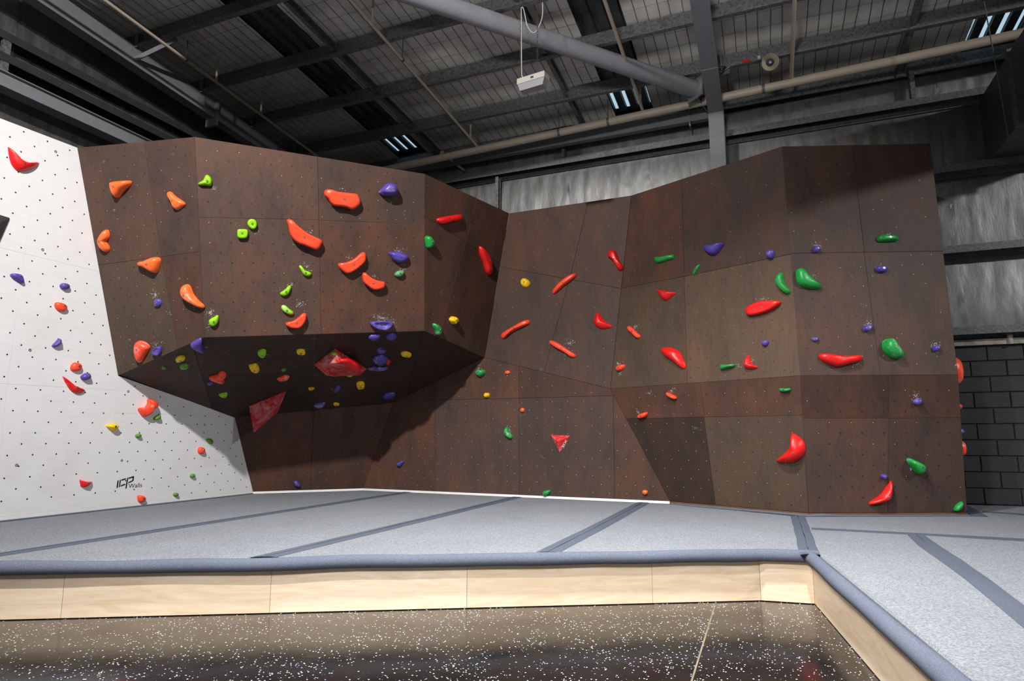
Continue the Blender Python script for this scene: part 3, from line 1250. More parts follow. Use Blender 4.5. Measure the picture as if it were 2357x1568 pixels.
# ---- the white side wall
ww = empty('climbing_wall', V((XW, 5.5, 0)), 'white painted climbing wall dotted with black bolt holes on the left side', 'climbing wall')
w_top0 = WHITE.hit(0, 272)
tp = TL
y_near = 2.2
slope = (tp.z - w_top0.z) / (tp.y - w_top0.y)
wz = lambda y: tp.z + slope * (y - tp.y)
corn = [V((XW, y_near, ZM + .05)), V((XW, B0.y, ZM + .05)), S_, U_, TL, V((XW, y_near, wz(y_near)))]
poly = [WHITE.uv(c) for c in corn]
# split into two convex halves first (the boundary with the overhang is re-entrant)
pw = [[V((XW, y_near, ZM + .05)), V((XW, U_.y, ZM + .05)), U_, TL, V((XW, y_near, wz(y_near)))],
      [V((XW, U_.y, ZM + .05)), V((XW, B0.y, ZM + .05)), S_, U_]]
WC = [(0, 570, 225, 625), (0, 883, 268, 898), (90, 330, 57, 583), (57, 583, 16, 887), (16, 887, -8, 1150), (265, 950, 446, 956), (441, 1054, 434, 1150)]
polys = [[WHITE.uv(c) for c in p] for p in pw]
for (x1, y1, x2, y2) in WC:
    a, b = WHITE.px(x1, y1), WHITE.px(x2, y2)
    mid = ((a[0] + b[0]) / 2, (a[1] + b[1]) / 2)
    new = []
    for p in polys:
        new += cut(p, a, b) if inside(p, mid) else [p]
    polys = new
for p in polys:
    panel(WHITE, p, M['white'], ww, gap=.0006, bev=.0003)
m = MB()
m.box((XW - .018, y_near, ZM), (XW + .004, B0.y - .005, ZM + .049))
m.build('base_trim', M['trim'], ww)
mb = MB()
for p in pw:
    tnuts('W', [WHITE.uv(c) for c in p], (64 / 3.92, 860 + 740 / 3.92), (293 / 3.92, 860 + 733 / 3.92), (193 / 3.92, 860 + 636 / 3.92), .0092, mb)
mb.build('bolt_hole', M['tnut_dark'], ww, kind='stuff')


# lettering on the white wall
def flat(mb, pl, pts, z=.0022):
    vs = [pl.hit(x, y) + pl.n * z for x, y in pts]
    k = len(vs)
    mb.add(vs + [v - pl.n * z for v in vs], [tuple(range(k))] + [(i, (i + 1) % k, k + (i + 1) % k, k + i) for i in range(k)])


mb = MB()
for st in ([(395, 715), (420, 685), (475, 680), (415, 1105), (390, 1135), (335, 1140)], [(535, 690), (560, 650), (610, 630), (545, 1060), (520, 1085), (475, 1090)],
           [(650, 620), (880, 552), (905, 570), (895, 615), (870, 640), (635, 705)], [(605, 985), (640, 955), (875, 870), (862, 935), (840, 960), (580, 1055)],
           [(970, 565), (1000, 525), (1050, 512), (950, 1135), (925, 1165), (870, 1178)], [(1080, 510), (1365, 418), (1395, 435), (1388, 495), (1060, 588)],
           [(1312, 470), (1395, 440), (1362, 695), (1290, 690)], [(1065, 782), (1300, 668), (1362, 690), (1335, 725), (1040, 866)]):
    flat(mb, WHITE, [(255 + x / 26.13, 1080 + y / 26.13) for x, y in st])
logo = mb.build('logo', M['black'], ww)


def lettering(txt, name, mat, parent, o, xdir, ydir, height, width=None, shear=0):
    cu = D.curves.new(name, 'FONT')
    cu.body = txt
    cu.size = 1
    cu.shear = shear
    cu.resolution_u = 4
    t = D.objects.new(name, cu)
    COL.objects.link(t)
    dg = bpy.context.evaluated_depsgraph_get()
    me = D.meshes.new_from_object(t.evaluated_get(dg))
    D.objects.remove(t)
    xs = [v.co.x for v in me.vertices]
    ysz = [v.co.y for v in me.vertices]
    sy = height / (max(ysz) - max(0, min(ysz)))
    sx = width / (max(xs) - min(xs)) if width else sy
    x0 = min(xs)
    n = xdir.cross(ydir).normalized()
    mb = MB()
    mb.add([o + xdir * ((v.co.x - x0) * sx) + ydir * (v.co.y * sy) + n * .0022 for v in me.vertices], [tuple(p.vertices) for p in me.polygons])
    D.meshes.remove(me)
    return mb.build(name, mat, parent)


o = WHITE.hit(255 + 1045 / 26.13, 1080 + 1145 / 26.13)
e = WHITE.hit(255 + 1865 / 26.13, 1080 + 1105 / 26.13)
lettering('Walls', 'lettering', M['black'], ww, o, V((0, 1, 0)), V((0, 0, 1)), (WHITE.hit(255 + 1045 / 26.13, 1080 + 895 / 26.13) - o).length, (e - o).length)

# ---- the brown walls
bw = empty('climbing_wall', V((-3.0, 8.2, 0)), 'brown plywood climbing wall with big overhanging bulge and angled panels', 'climbing wall')
cLF = face('L', [TL, K_, V_, U_], [(229, 610, 461, 579), (332, 333, 371, 588), (373, 600, 409, 803)], bw, 'brown', [(430, 700, 'red'), (300, 730, 'olive')])
cFR = face('F', [K_, M_, W_, V_], [(731, 363, 739, 770), (462, 500.3, 726, 506), (742, 507.3, 972, 515.8)], bw, 'brown', [(850, 620, 'red')])
cRF = face('R', [M_, N_, Q_, W_], [(977, 497, 1106, 578), (1096, 457, 1072, 559), (1068, 570, 1021, 740)], bw, 'red')
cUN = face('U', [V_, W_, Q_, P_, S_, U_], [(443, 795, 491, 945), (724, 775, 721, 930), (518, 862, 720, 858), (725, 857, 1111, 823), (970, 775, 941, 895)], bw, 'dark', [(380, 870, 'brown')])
cLL = face('l', [S_, P_, B1 + V((0, 0, .03)), B0 + V((0, 0, .03))], [(722, 950, 714, 1125)], bw, 'red')
up = V((0, 0, .035))
cLC = face('c', [P_, Q_, R_, B2 + up, B1 + up], [(1002, 885, 1001, 1130), (1194, 850, 1195, 1140), (904, 925, 998, 921.2), (1006, 921, 1190, 917), (1200, 916.8, 1408, 911), (1411.6, 918, 1414.7, 1150)], bw, 'red',
           [(1100, 1050, 'brown'), (1300, 1050, 'brown')])
cCU = face('C', [N_, O_, R_, Q_], [(1156, 615, 1429, 664), (1353, 465, 1314, 632), (1308, 652, 1254, 850)], bw, 'brown', [(1250, 540, 'red'), (1390, 560, 'red')])
cRU = face('M', [O_, Y_, X_, R_], [(1569, 420, 1582, 880), (1432, 663.5, 1566, 638), (1584, 634.5, 1818, 585.5)], bw, 'red', [(1500, 760, 'olive'), (1700, 760, 'olive'), (1680, 500, 'brown')])
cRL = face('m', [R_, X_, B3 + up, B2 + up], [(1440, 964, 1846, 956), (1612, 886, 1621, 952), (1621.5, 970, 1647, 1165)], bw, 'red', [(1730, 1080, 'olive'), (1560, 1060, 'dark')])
cFU = face('Q', [Y_, A_, Z_, X_], [(1832, 583, 2173, 578), (1961, 334, 1989, 575), (1990, 590, 2026, 860)], bw, 'brown')
cFL = face('q', [X_, Z_, B4 + up, B3 + up], [(1848, 963, 2213, 962), (2045, 868, 2045, 960), (2045, 965, 2044, 1180)], bw, 'brown', [(1950, 910, 'red'), (2120, 910, 'red')])
for q in ((B4 + up, E4 + up, EZ, Z_), (Z_, EZ, EA, A_)):
    pl = Plane(q[0], q[1], q[2])
    if pl.n.x < 0:
        pl.n, pl.k = -pl.n, -pl.k
    panel(pl, [pl.uv(c) for c in q], M['brown'], bw)
# kick strips along the foot
m = MB()
for a, b in ((B0, B1), (B1, B2)):
    m.bar(a + V((0, 0, .016)), b + V((0, 0, .016)), .024, .032)
m.build('base_trim', M['trim'], bw, label='white strip along the foot of the wall')
m = MB()
for a, b in ((B2, B3), (B3, B4)):
    m.bar(a + V((0, 0, .016)), b + V((0, 0, .016)), .012, .032)
m.build('base_trim', M['edge'], bw)
# bolt holes
mb = MB()
z4 = lambda x, y, o, s: (o[0] + x / s, o[1] + y / s)
zC = lambda x, y: z4(x, y, (170, 300), 3.92)
zI = lambda x, y: z4(x, y, (1080, 800), 3.92)
zK = lambda x, y: z4(x, y, (1557, 760), 2.946)
zJ = lambda x, y: z4(x, y, (1557, 320), 2.946)
tnuts('L', cLF, zC(302, 262), zC(454, 234), zC(393, 339), .0095, mb, .55)
tnuts('F', cFR, zC(1308, 558), zC(1503, 568), zC(1403, 471), .0105, mb, .22)
tnuts_std('R', cRF, .0085, mb, .5)
tnuts_std('U', cUN, .0085, mb, .7)
tnuts_std('l', cLL, .008, mb, .5)
tnuts('c', cLC, zI(91, 505), zI(217, 502), zI(153, 572), .0095, mb, .75)
tnuts_std('C', cCU, .008, mb, .25)
tnuts_std('M', cRU, .008, mb, .3)
tnuts('m', cRL, zI(1580, 765), zI(1722, 765), zI(1661, 845), .0095, mb, .9)
tnuts('Q', cFU, zJ(829, 309), zJ(966, 304), zJ(890, 245), .0095, mb, .28)
tnuts('q', cFL, zK(965, 845), zK(1113, 845), zK(1038, 772), .0105, mb, .15)
mb.build('bolt_hole', [M['tnut_dark'], M['tnut']], bw, kind='stuff')

# ------------------------------------------------------------------ crash mats, join strips, edge rolls, plywood surround
F0, F1, F2, F3 = on_z(0, 1429, 0), on_z(1752, 1384, 0), on_z(1876, 1392, 0), on_z(2025, 1568, 0)
F0 = F1 + (F0 - F1) * 1.48
F3 = F2 + (F3 - F2) * 3.0
TX = [on_z(*p, ZM).x for p in ((450, 1208), (882, 1218), (1365, 1218))]


def line_x(a, b, x):
    t = (x - a.x) / (b.x - a.x)
    return a + (b - a) * t


def top(p):
    return V((p.x, p.y, ZM))


nf = V((F1.y - F0.y, -(F1.x - F0.x), 0)).normalized()      # outward (to the viewer) normal of the long front
if nf.y > 0: nf = -nf
ns = V((-(F3.y - F2.y), (F3.x - F2.x), 0)).normalized()
if ns.x > 0: ns = -ns


def mat_block(name, pts, label):
    m = MB()
    n = len(pts)
    c = sum(pts, V((0, 0, 0))) / n
    g = []
    P = [(p.x, p.y) for p in pts]
    i0, i1 = inset(P, .006), inset(P, .016)
    vs = [V((p[0], p[1], .02)) for p in i0] + [V((p[0], p[1], ZM - .012)) for p in i0] + [V((p[0], p[1], ZM)) for p in i1]
    fs = [tuple(range(n))[::-1], tuple(range(2 * n, 3 * n))]
    for r in (0, n):
        for i in range(n):
            j = (i + 1) % n
            fs.append((r + i, r + j, r + n + j, r + n + i))
    m.add(vs, fs)
    return m.build(name, M['carpet'], None, base=True, label=label, cat='crash mat', group='grey carpeted crash mats')


fin = -nf * .03
FB0, FB1 = F0 + fin, F1 + fin
cs = on_z(1852, 1228, ZM)                                   # join between the left and right mats
cL0, cL1 = on_z(1838, 1189, ZM), on_z(1866, 1270, ZM)
edgeL = XW + .03
bk = lambda a, b, x: line_x(a, b, x) + V((0, -.035, 0))
mats = []
f_at = lambda x: top(line_x(FB0, FB1, x))
b01 = bk(B0, B1, TX[0]) if TX[0] < B1.x else bk(B1, B2, TX[0])
mats.append(([f_at(edgeL), f_at(TX[0]), top(b01), top(B1 + V((-.03, -.05, 0))), top(B0 + V((.03, -.05, 0)))] if TX[0] > B1.x else
             [f_at(edgeL), f_at(TX[0]), top(b01), top(B0 + V((.03, -.05, 0)))], 'grey carpeted crash mat along the white climbing wall'))
mats.append(([f_at(TX[0]), f_at(TX[1]), top(bk(B1, B2, TX[1])), top(bk(B1, B2, TX[0]))] if TX[0] > B1.x else
             [f_at(TX[0]), f_at(TX[1]), top(bk(B1, B2, TX[1])), top(B1 + V((0, -.04, 0))), top(b01)], 'grey carpeted crash mat below the big brown overhang'))
mats.append(([f_at(TX[1]), f_at(TX[2]), top(bk(B1, B2, TX[2])), top(bk(B1, B2, TX[1]))], 'grey carpeted crash mat in the middle, in front of the centre wall'))
mats.append(([f_at(TX[2]), top(FB1), top(F2 + V((-.02, .03, 0))), cL0 + V((0, 0, 0)), top(B2 + V((.02, -.05, 0))), top(bk(B1, B2, TX[2]))], 'grey carpeted crash mat left of the corner join strip'))
h0, h1 = on_z(1867, 1219, ZM), on_z(2357, 1243, ZM)
hy = (h0.y + h1.y) / 2
d0, d1 = on_z(2113, 1235, ZM), on_z(2357, 1420, ZM)
dx = lambda y: d0.x + (d1.x - d0.x) * (y - d0.y) / (d1.y - d0.y)
s_at = lambda y: top(F2 + (F3 - F2) * ((y - F2.y) / (F3.y - F2.y))) + V((.03, 0, 0))
yN = F3.y + .02
mats.append(([cL0 + V((0, -.02, 0)), V((cL0.x + .03, hy, ZM)), V((4.6, hy, ZM)), V((4.6, YB - .03, ZM)), V((E4.x + .05, YB - .03, ZM)), V((B4.x + .05, B4.y - .04, ZM)), V((B3.x + .03, B3.y - .05, ZM))], 'grey carpeted crash mat at the foot of the far right brown wall'))
mats.append(([s_at(F2.y - .02), s_at(yN), V((dx(yN), yN, ZM)), V((dx(hy), hy, ZM)), V((cL0.x + .04, hy, ZM))], 'grey carpeted crash mat inside the right hand edge roll'))
mats.append(([V((dx(yN), yN, ZM)), V((4.6, yN, ZM)), V((4.6, hy, ZM)), V((dx(hy), hy, ZM))], 'grey carpeted crash mat at the far right of the picture'))
for q, l in mats:
    # drop any re-entrant order trouble: order is already counter-clockwise
    mat_block('crash_mat', q, l)


def strip(pts_l, pts_r, label, split=True, bow=.006, gap=.006):
    """two flaps of a join strip meeting at a slightly open seam"""
    root = empty('join_strip', (sum(pts_l, V((0, 0, 0))) + sum(pts_r, V((0, 0, 0)))) / (len(pts_l) * 2), label, 'mat strip', 'slate join strips between the mats')
    n = 26

    def sample(pts, t):
        x = t * (len(pts) - 1)
        i = min(int(x), len(pts) - 2)
        f = x - i
        p0, p1, p2, p3 = pts[max(i - 1, 0)], pts[i], pts[i + 1], pts[min(i + 2, len(pts) - 1)]
        return .5 * ((2 * p1) + (-p0 + p2) * f + (2 * p0 - 5 * p1 + 4 * p2 - p3) * f * f + (-p0 + 3 * p1 - 3 * p2 + p3) * f ** 3)

    for side in ((0, 1) if split else (2,)):
        m = MB()
        vs = []
        for k in range(n + 1):
            t = k / n
            a, b = sample(pts_l, t), sample(pts_r, t)
            w = (b - a).normalized()
            wob = w * (.006 * noise.noise(V((t * 7, a.x, a.y))))
            c = (a + b) / 2 + wob
            op = gap * (.25 + max(0, noise.noise(V((t * 5, a.x * 3, 4)))) * 2)
            lift = .003 + .006 * abs(noise.noise(V((t * 6, a.y, 2))))
            if side == 0:
                q = [(a + wob, .002), (a + (c - a) * .5, .004 + bow * .5), (c - w * op, .004 + lift)]
            elif side == 1:
                q = [(c + w * op, .004 + lift * .6), (b + (c - b) * .5, .004 + bow * .5), (b + wob, .002)]
            else:
                q = [(a + wob, .002), (c, .004), (b + wob, .002)]
            for p, z in q:
                vs.append(V((p.x, p.y, ZM + z)))
            for p, z in q[::-1]:
                vs.append(V((p.x, p.y, ZM + .0005)))
        fs = []
        for k in range(n):
            for i in range(6):
                j = (i + 1) % 6
                fs.append((k * 6 + i, k * 6 + j, k * 6 + 6 + j, k * 6 + 6 + i))
        m.add(vs, fs)
        m.build('flap', M['tape'], root, smooth=True, angle=40)
    return root


WS = .085
for x, l in zip(TX, ('slate join strip running across the mats, leftmost, by the white wall', 'slate join strip across the mats, second from left', 'slate join strip across the mats in the middle, under the red triangle volume')):
    f = f_at(x) + V((0, .0, 0))
    b = top(bk(B1, B2, x) if x > B1.x else bk(B0, B1, x))
    l0, l1 = f + V((-WS, -WS * .52, 0)), b + V((-WS, .02, 0))
    r0, r1 = f + V((WS, WS * .52, 0)), b + V((WS, .02, 0))
    strip([l0, l0 + (l1 - l0) * .5 + V((.01, 0, 0)), l1], [r0, r0 + (r1 - r0) * .5 + V((.01, 0, 0)), r1], l)
px = lambda *a: [on_z(x, y, ZM) for x, y in a]
strip(px((1820, 1189), (1829, 1225), (1840, 1278)), px((1853, 1189), (1867, 1225), (1887, 1278)), 'wide slate join strip from the wall corner to the edge rolls', gap=.004)
r_ = px((1868, 1215), (2110, 1227.5), (2357, 1240.5))
r2_ = px((1868, 1219.5), (2110, 1232), (2357, 1246.5))
k_ = (r_[-1] - r_[0]).normalized() * 2.2
strip(r_ + [r_[-1] + k_], r2_ + [r2_[-1] + k_], 'narrow slate join strip lying parallel to the far right wall', split=False)
l_ = px((2088, 1230), (2105, 1248), (2127, 1266), (2198, 1316), (2277, 1380), (2357, 1447))
rr_ = px((2128, 1232), (2152, 1250), (2211, 1288), (2284, 1339), (2357, 1394))
rr_ = [rr_[0], rr_[1], rr_[2], (rr_[2] + rr_[3]) / 2, rr_[3], rr_[4]]
k_ = (l_[-1] - l_[-2]).normalized() * .9
strip(l_ + [l_[-1] + k_], rr_ + [rr_[-1] + k_], 'wide slate join strip running diagonally over the right mats', gap=.005)
q = px((2227, 1163), (2250, 1176), (2275, 1190))
q2 = px((2227, 1189), (2240, 1189.5), (2262, 1190))
strip(q, q2, 'slate join strip turning around the right wall corner', split=False)
q = px((2262, 1177), (2310, 1180), (2357, 1183))
q2 = px((2262, 1180), (2310, 1183), (2357, 1187))
strip(q, q2, 'narrow slate join strip in front of the charcoal block wall', split=False)
# piping tucked along the foot of the walls
m = MB()
pts = [V((edgeL - .005, 2.3, ZM + .003)), V((edgeL - .005, B0.y - .03, ZM + .003))]
m.tube(pts, .012, 8)
m.build('mat_piping', M['roll'], label='thin slate piping along the foot of the white wall', cat='piping')
m = MB()
pts = [top(B2) + V((.02, -.03, .002)), top(B3) + V((0, -.035, .004)), top(B3 + (B4 - B3) * .08) + V((0, -.04, .007)), top(B3 + (B4 - B3) * .2) + V((0, -.03, .003)), top(B4) + V((.01, -.03, .003))]
m.tube(pts, [.012, .016, .022, .012, .010], 8)
m.build('mat_piping', M['roll'], label='thin slate piping along the foot of the right brown walls', cat='piping')


def edge_roll(segs, label):
    root = empty('edge_roll', segs[0][0], label, 'edge roll', 'slate padded rolls along the mat edge')
    for pts in segs:
        m = MB()
        n = 60
        P, R = [], []
        L = sum((pts[i + 1] - pts[i]).length for i in range(len(pts) - 1))
        for k in range(n + 1):
            t = k / n * (len(pts) - 1)
            i = min(int(t), len(pts) - 2)
            p = pts[i] + (pts[i + 1] - pts[i]) * (t - i)
            s = k / n * L
            dr = (pts[i + 1] - pts[i]).normalized()
            P.append(p + V((0, 0, .012 * noise.noise(V((s * 1.3, p.x * .3, 3))))) + V((-dr.y, dr.x, 0)) * (.007 * noise.noise(V((s * 1.5, 8, 1)))))
            R.append(.047 + .005 * noise.noise(V((s * 1.7, 5, p.y * .2))))
        m.tube(P, R, 18)
        m.build('roll_section', M['roll'], root, smooth=True, angle=60)
    return root


zr = ZM - .036
A0 = V((F0.x, F0.y, zr)) + nf * .018
A1 = V((F1.x, F1.y, zr)) + nf * .018
n12 = V((F2.y - F1.y, -(F2.x - F1.x), 0)).normalized()
if n12.y > 0: n12 = -n12
A1b = V((F1.x, F1.y, zr)) + n12 * .018
A2 = V((F2.x, F2.y, zr)) + n12 * .018 + V((.0, 0, 0))
C2 = V((F2.x, F2.y, zr)) + ns * .018 + V((0, .0, 0))
C3 = V((F3.x, F3.y, zr)) + ns * .018
e1 = (A1 - A0).normalized() * .012
e2 = (A2 - A1b).normalized() * .012
edge_roll([[A0, A1 + e1], [A1b - e2, A2 + e2 * 3.5]], 'long slate padded roll along the front edge of the mats')
edge_roll([[C2 - (C3 - C2).normalized() * .05, C3]], 'slate padded roll curving down the right hand mat edge')

# birch plywood surround
surround = empty('mat_surround', (F1.x, F1.y, 0), 'pale birch plywood boards around the front of the mats', 'plywood surround')


def board(a, b, nrm, zt=ZM - .05):
    d = (b - a).normalized() * .0012
    a, b = a + d, b - d
    m = MB()
    t = nrm * -.018
    z = V((0, 0, 1))
    vs = [a + z * .006, b + z * .006, b + z * zt, a + z * zt]
    vs = vs + [v + t for v in vs]
    m.add(vs, [(0, 1, 2, 3), (7, 6, 5, 4), (0, 4, 5, 1), (1, 5, 6, 2), (2, 6, 7, 3), (3, 7, 4, 0)])
    m.build('panel', M['birch'], surround)


seams = [F0] + [line_x(F0, F1, on_z(x, 1428 - 44 * x / 1752, 0).x) for x in (143, 622, 1075, 1503)] + [F1]
for a, b in zip(seams[:-1], seams[1:]):
    board(a, b, nf)
board(F1, F2, n12)
L = (F3 - F2).length
d = (F3 - F2).normalized()
ss = [F2, F2 + d * 2.1, F2 + d * 3.6, F3]
for a, b in zip(ss[:-1], ss[1:]):
    board(a, b, ns)

# ------------------------------------------------------------------ volumes (faceted wooden boxes bolted to the wall)
def volume(name, pl, base, apex, h, mat, label, group=None):
    bs = [pl.hit(x, y) for x, y in base]
    ap = pl.hit(apex[0], apex[1], h)
    foot = sum(bs, V((0, 0, 0))) / len(bs)
    m = MB()
    n = len(bs)
    lip = [b + pl.n * .012 for b in bs]
    vs = bs + lip + [ap]
    fs = [tuple(range(n))]
    for i in range(n):
        j = (i + 1) % n
        fs += [(i, j, n + j, n + i), (n + i, n + j, 2 * n)]
    m.add(vs, fs)
    o = m.build(name, mat, None, label=label, cat='climbing volume', group=group)
    bm = bmesh.new()
    bm.from_mesh(o.data)
    es = [e for e in bm.edges if e.is_manifold and e.calc_face_angle(0) > .15]
    bmesh.ops.bevel(bm, geom=es, offset=.006, segments=1, affect='EDGES')
    bm.to_mesh(o.data)
    bm.free()
    planes = []
    for i in range(n):
        j = (i + 1) % n
        planes.append(Plane(lip[i], lip[j], ap))
    return o, planes


E_ = lambda x, y: (250 + x / 3.92, 640 + y / 3.92)
T_ = lambda x, y: (560 + x / 7.467, 790 + y / 7.467)
v1, VP1 = volume('climbing_volume', UNDER, [T_(1215, 365), T_(1575, 88), T_(2130, 435), T_(2005, 543), T_(1560, 566), T_(1420, 545)], T_(1650, 338), .20, M['vol'],
                 'large red chalky faceted volume under the overhang with a red hold on it', 'red faceted volumes')
v2, VP2 = volume('climbing_volume', UNDER, [T_(92, 1080), T_(740, 815), T_(600, 1172)], T_(178, 1545), .42, M['vol'],
                 'red pointed volume hanging below the left part of the overhang', 'red faceted volumes')
v3, VP3 = volume('climbing_volume', LOWC, [(1255 + 325 / 26.13, 990 + 290 / 26.13), (1255 + 1500 / 26.13, 990 + 345 / 26.13), (1255 + 890 / 26.13, 990 + 1400 / 26.13)],
                 (1255 + 730 / 26.13, 990 + 690 / 26.13), .10, M['vol'], 'small red triangular volume with white lettering on the low centre wall', 'red faceted volumes')
p3 = max(VP3, key=lambda p: p.n.dot(V((.7, -.3, -.4))))
z9 = lambda x, y: (1255 + x / 26.13, 990 + y / 26.13)
a, b = p3.hit(*z9(1255, 575)), p3.hit(*z9(985, 1060))
xd = (b - a).normalized()
yd = p3.n.cross(xd)
wd_ = (b - a).length
lettering('XIE', 'lettering', M['trim'], v3, a - yd * .01, xd, yd, wd_ * .30, wd_)
v4, VP4 = volume('climbing_volume', WHITE, [(22, 502), (-80, 470), (-150, 560), (-60, 690)], (-62, 545), .22, M['volblack'],
                 'dark grey pointed volume at the left edge on the white wall')

# ------------------------------------------------------------------ climbing holds
ZO = dict(A=(0, 500, 3.92), B=(0, 860, 3.92), C=(170, 300, 3.92), D=(600, 340, 3.92), E=(250, 640, 3.92), G=(600, 700, 3.485), H=(1080, 440, 3.92),
          I=(1080, 800, 3.92), J=(1557, 320, 2.946), K=(1557, 760, 2.946), L=(0, 0, 2.946), T=(560, 790, 7.467), S=(2180, 740, 4.9))
CN = dict(o='orange', r='red', p='purple', l='lime green', g='green', y='yellow', d='dark green', s='bright orange-red')
bolt_mesh = None


def get_bolt():
    global bolt_mesh
    if bolt_mesh: return bolt_mesh
    prof = [(.0, .0135), (.004, .0135), (.006, .012), (.006, .0075), (.001, .0065), (.001, 0.0001)]
    n = 10
    vs, fs = [], []
    for z, r in prof:
        for j in range(n):
            g = 2 * math.pi * j / n
            vs.append((r * math.cos(g), r * math.sin(g), z - .003))
    for i in range(len(prof) - 1):
        for j in range(n):
            fs.append((i * n + j, i * n + (j + 1) % n, (i + 1) * n + (j + 1) % n, (i + 1) * n + j))
    me = D.meshes.new('bolt')
    me.from_pydata(vs, [], fs)
    me.materials.append(M['steelbolt'])
    me.materials.append(M['tnut_dark'])
    me.polygons.foreach_set('material_index', [1 if i >= 3 * n else 0 for i in range(len(fs))])
    bolt_mesh = me
    return me


def hold(z, pl, col, pts, h, label, apex=None, style='dome', chalk=False, lump=0.0, bolt=True, half=1.0):
    if isinstance(pl, str):
        if pl == 'U': h *= .62      # seen almost edge-on: keep them shallow
        pl = PL[pl]
    ox, oy, s = ZO[z]
    P = [tuple(float(c) for c in q.split(',')) for q in pts.split()]
    cx, cy = (sum(p[0] for p in P) / len(P), sum(p[1] for p in P) / len(P))
    if apex: cx, cy = apex
    off = h * .33
    uv = [V(pl.uv(pl.hit(ox + x / s, oy + y / s, off))) for x, y in P]
    ap = V(pl.uv(pl.hit(ox + cx / s, oy + cy / s, off)))
    per = sum((uv[i] - uv[i - 1]).length for i in range(len(uv)))
    N = max(20, min(56, int(per / .022)))
    # smooth the outline (centripetal-ish Catmull-Rom) and resample
    n = len(uv)
    dense = []
    for i in range(n):
        p0, p1, p2, p3 = uv[i - 1], uv[i], uv[(i + 1) % n], uv[(i + 2) % n]
        for k in range(8):
            t = k / 8
            dense.append(.5 * ((2 * p1) + (-p0 + p2) * t + (2 * p0 - 5 * p1 + 4 * p2 - p3) * t * t + (-p0 + 3 * p1 - 3 * p2 + p3) * t ** 3))
    cum = [0]
    for i in range(len(dense)):
        cum.append(cum[-1] + (dense[(i + 1) % len(dense)] - dense[i]).length)
    out = []
    j = 0
    for k in range(N):
        tgt = cum[-1] * k / N
        while cum[j + 1] < tgt: j += 1
        f = (tgt - cum[j]) / max(1e-9, cum[j + 1] - cum[j])
        out.append(dense[j].lerp(dense[(j + 1) % len(dense)], f))
    if area2([(p.x, p.y) for p in out]) < 0: out = out[::-1]
    PROF = dict(dome=[(1, 0), (1.0, .10), (.975, .30), (.91, .55), (.80, .76), (.62, .91), (.40, .98), (.18, 1.0)],
                flat=[(1, 0), (1.0, .25), (.985, .55), (.95, .80), (.87, .95), (.70, 1.02), (.45, 1.0), (.2, .97)],
                ridge=[(1, 0), (1.0, .06), (.95, .20), (.85, .42), (.70, .66), (.50, .86), (.28, .97), (.12, 1.0)],
                jug=[(1, 0), (1.0, .30), (.98, .62), (.93, .88), (.84, 1.0), (.70, .98), (.48, .80), (.22, .70)])[style]
    sd = abs(hash((round(ap.x * 100), round(ap.y * 100)))) % 97
    vs = []
    for (sc, hh) in PROF:
        for p in out:
            q = ap + (p - ap) * sc
            zz = h * hh
            if hh > .05:
                zz += (.05 * h + lump) * noise.noise(V((q.x * (26 if lump else 9), q.y * (26 if lump else 9), sd)))
            if lump and hh > .05:
                w = pl.u * (noise.noise(V((q.x * 30, q.y * 30, sd + 9))) * lump * .5)
            else:
                w = V((0, 0, 0))
            vs.append(pl.at((q.x, q.y), zz) + w)
    top_z = h * PROF[-1][1]
    vs.append(pl.at((ap.x, ap.y), top_z))
    vs.append(pl.at((ap.x, ap.y), 0))
    fs = []
    R = len(PROF)
    for i in range(R - 1):
        for k in range(N):
            k2 = (k + 1) % N
            fs.append((i * N + k, i * N + k2, (i + 1) * N + k2, (i + 1) * N + k))
    for k in range(N):
        k2 = (k + 1) % N
        fs.append(((R - 1) * N + k, (R - 1) * N + k2, R * N))
        fs.append((k2, k, R * N + 1))
    c = pl.at((ap.x, ap.y), 0)
    me = D.meshes.new('climbing_hold')
    me.from_pydata([v - c for v in vs], [], fs)
    me.materials.append(HM[col + ('+' if chalk else '')])
    bm = bmesh.new()
    bm.from_mesh(me)
    bmesh.ops.recalc_face_normals(bm, faces=bm.faces)
    bm.to_mesh(me)
    bm.free()
    me.polygons.foreach_set('use_smooth', [True] * len(me.polygons))
    o = D.objects.new('climbing_hold', me)
    COL.objects.link(o)
    o.location = c
    tag(o, label, 'climbing hold', CN[col] + ' climbing holds')
    if bolt:
        b = D.objects.new('bolt', get_bolt())
        COL.objects.link(b)
        b.parent = o
        rot = Matrix((pl.u, pl.v, pl.n)).transposed().to_4x4()
        b.matrix_local = Matrix.Translation(pl.n * (top_z + .001)) @ rot @ Matrix.Scale(min(1.0, per / .30), 4)
    return o


H = hold
# --- white side wall
H('L', 'W', 'r', '62,995 80,1010 120,1055 185,1095 235,1100 268,1098 268,1115 225,1145 140,1162 100,1135 75,1085', .07, 'big red crescent hold near the top left corner of the white wall', (150, 1115), 'ridge')
H('A', 'W', 'p', '97,518 120,507 165,510 200,530 217,580 210,600 190,597 150,570 110,545', .05, 'purple wedge hold on the white wall below the dark grey volume', (168, 540))
H('A', 'W', 'p', '545,620 560,598 595,596 625,612 628,640 600,653 560,648', .05, 'small oval purple hold on white wall above an oval orange one', (588, 622))
H('A', 'W', 's', '497,790 505,772 525,767 575,780 605,810 598,840 570,852 530,845 505,820', .05, 'oval orange-red hold on white wall directly below the oval purple one', (566, 802))
H('A', 'W', 'p', '473,1160 500,1130 530,1100 548,1100 550,1125 535,1155 510,1173 485,1172', .05, 'half-moon purple hold midway down the white wall', (528, 1138))
H('A', 'W', 's', '640,1365 650,1330 680,1310 720,1318 740,1350 725,1380 690,1392 650,1385', .05, 'round orange-red hold just above a rounded purple hold on white wall', (700, 1345))
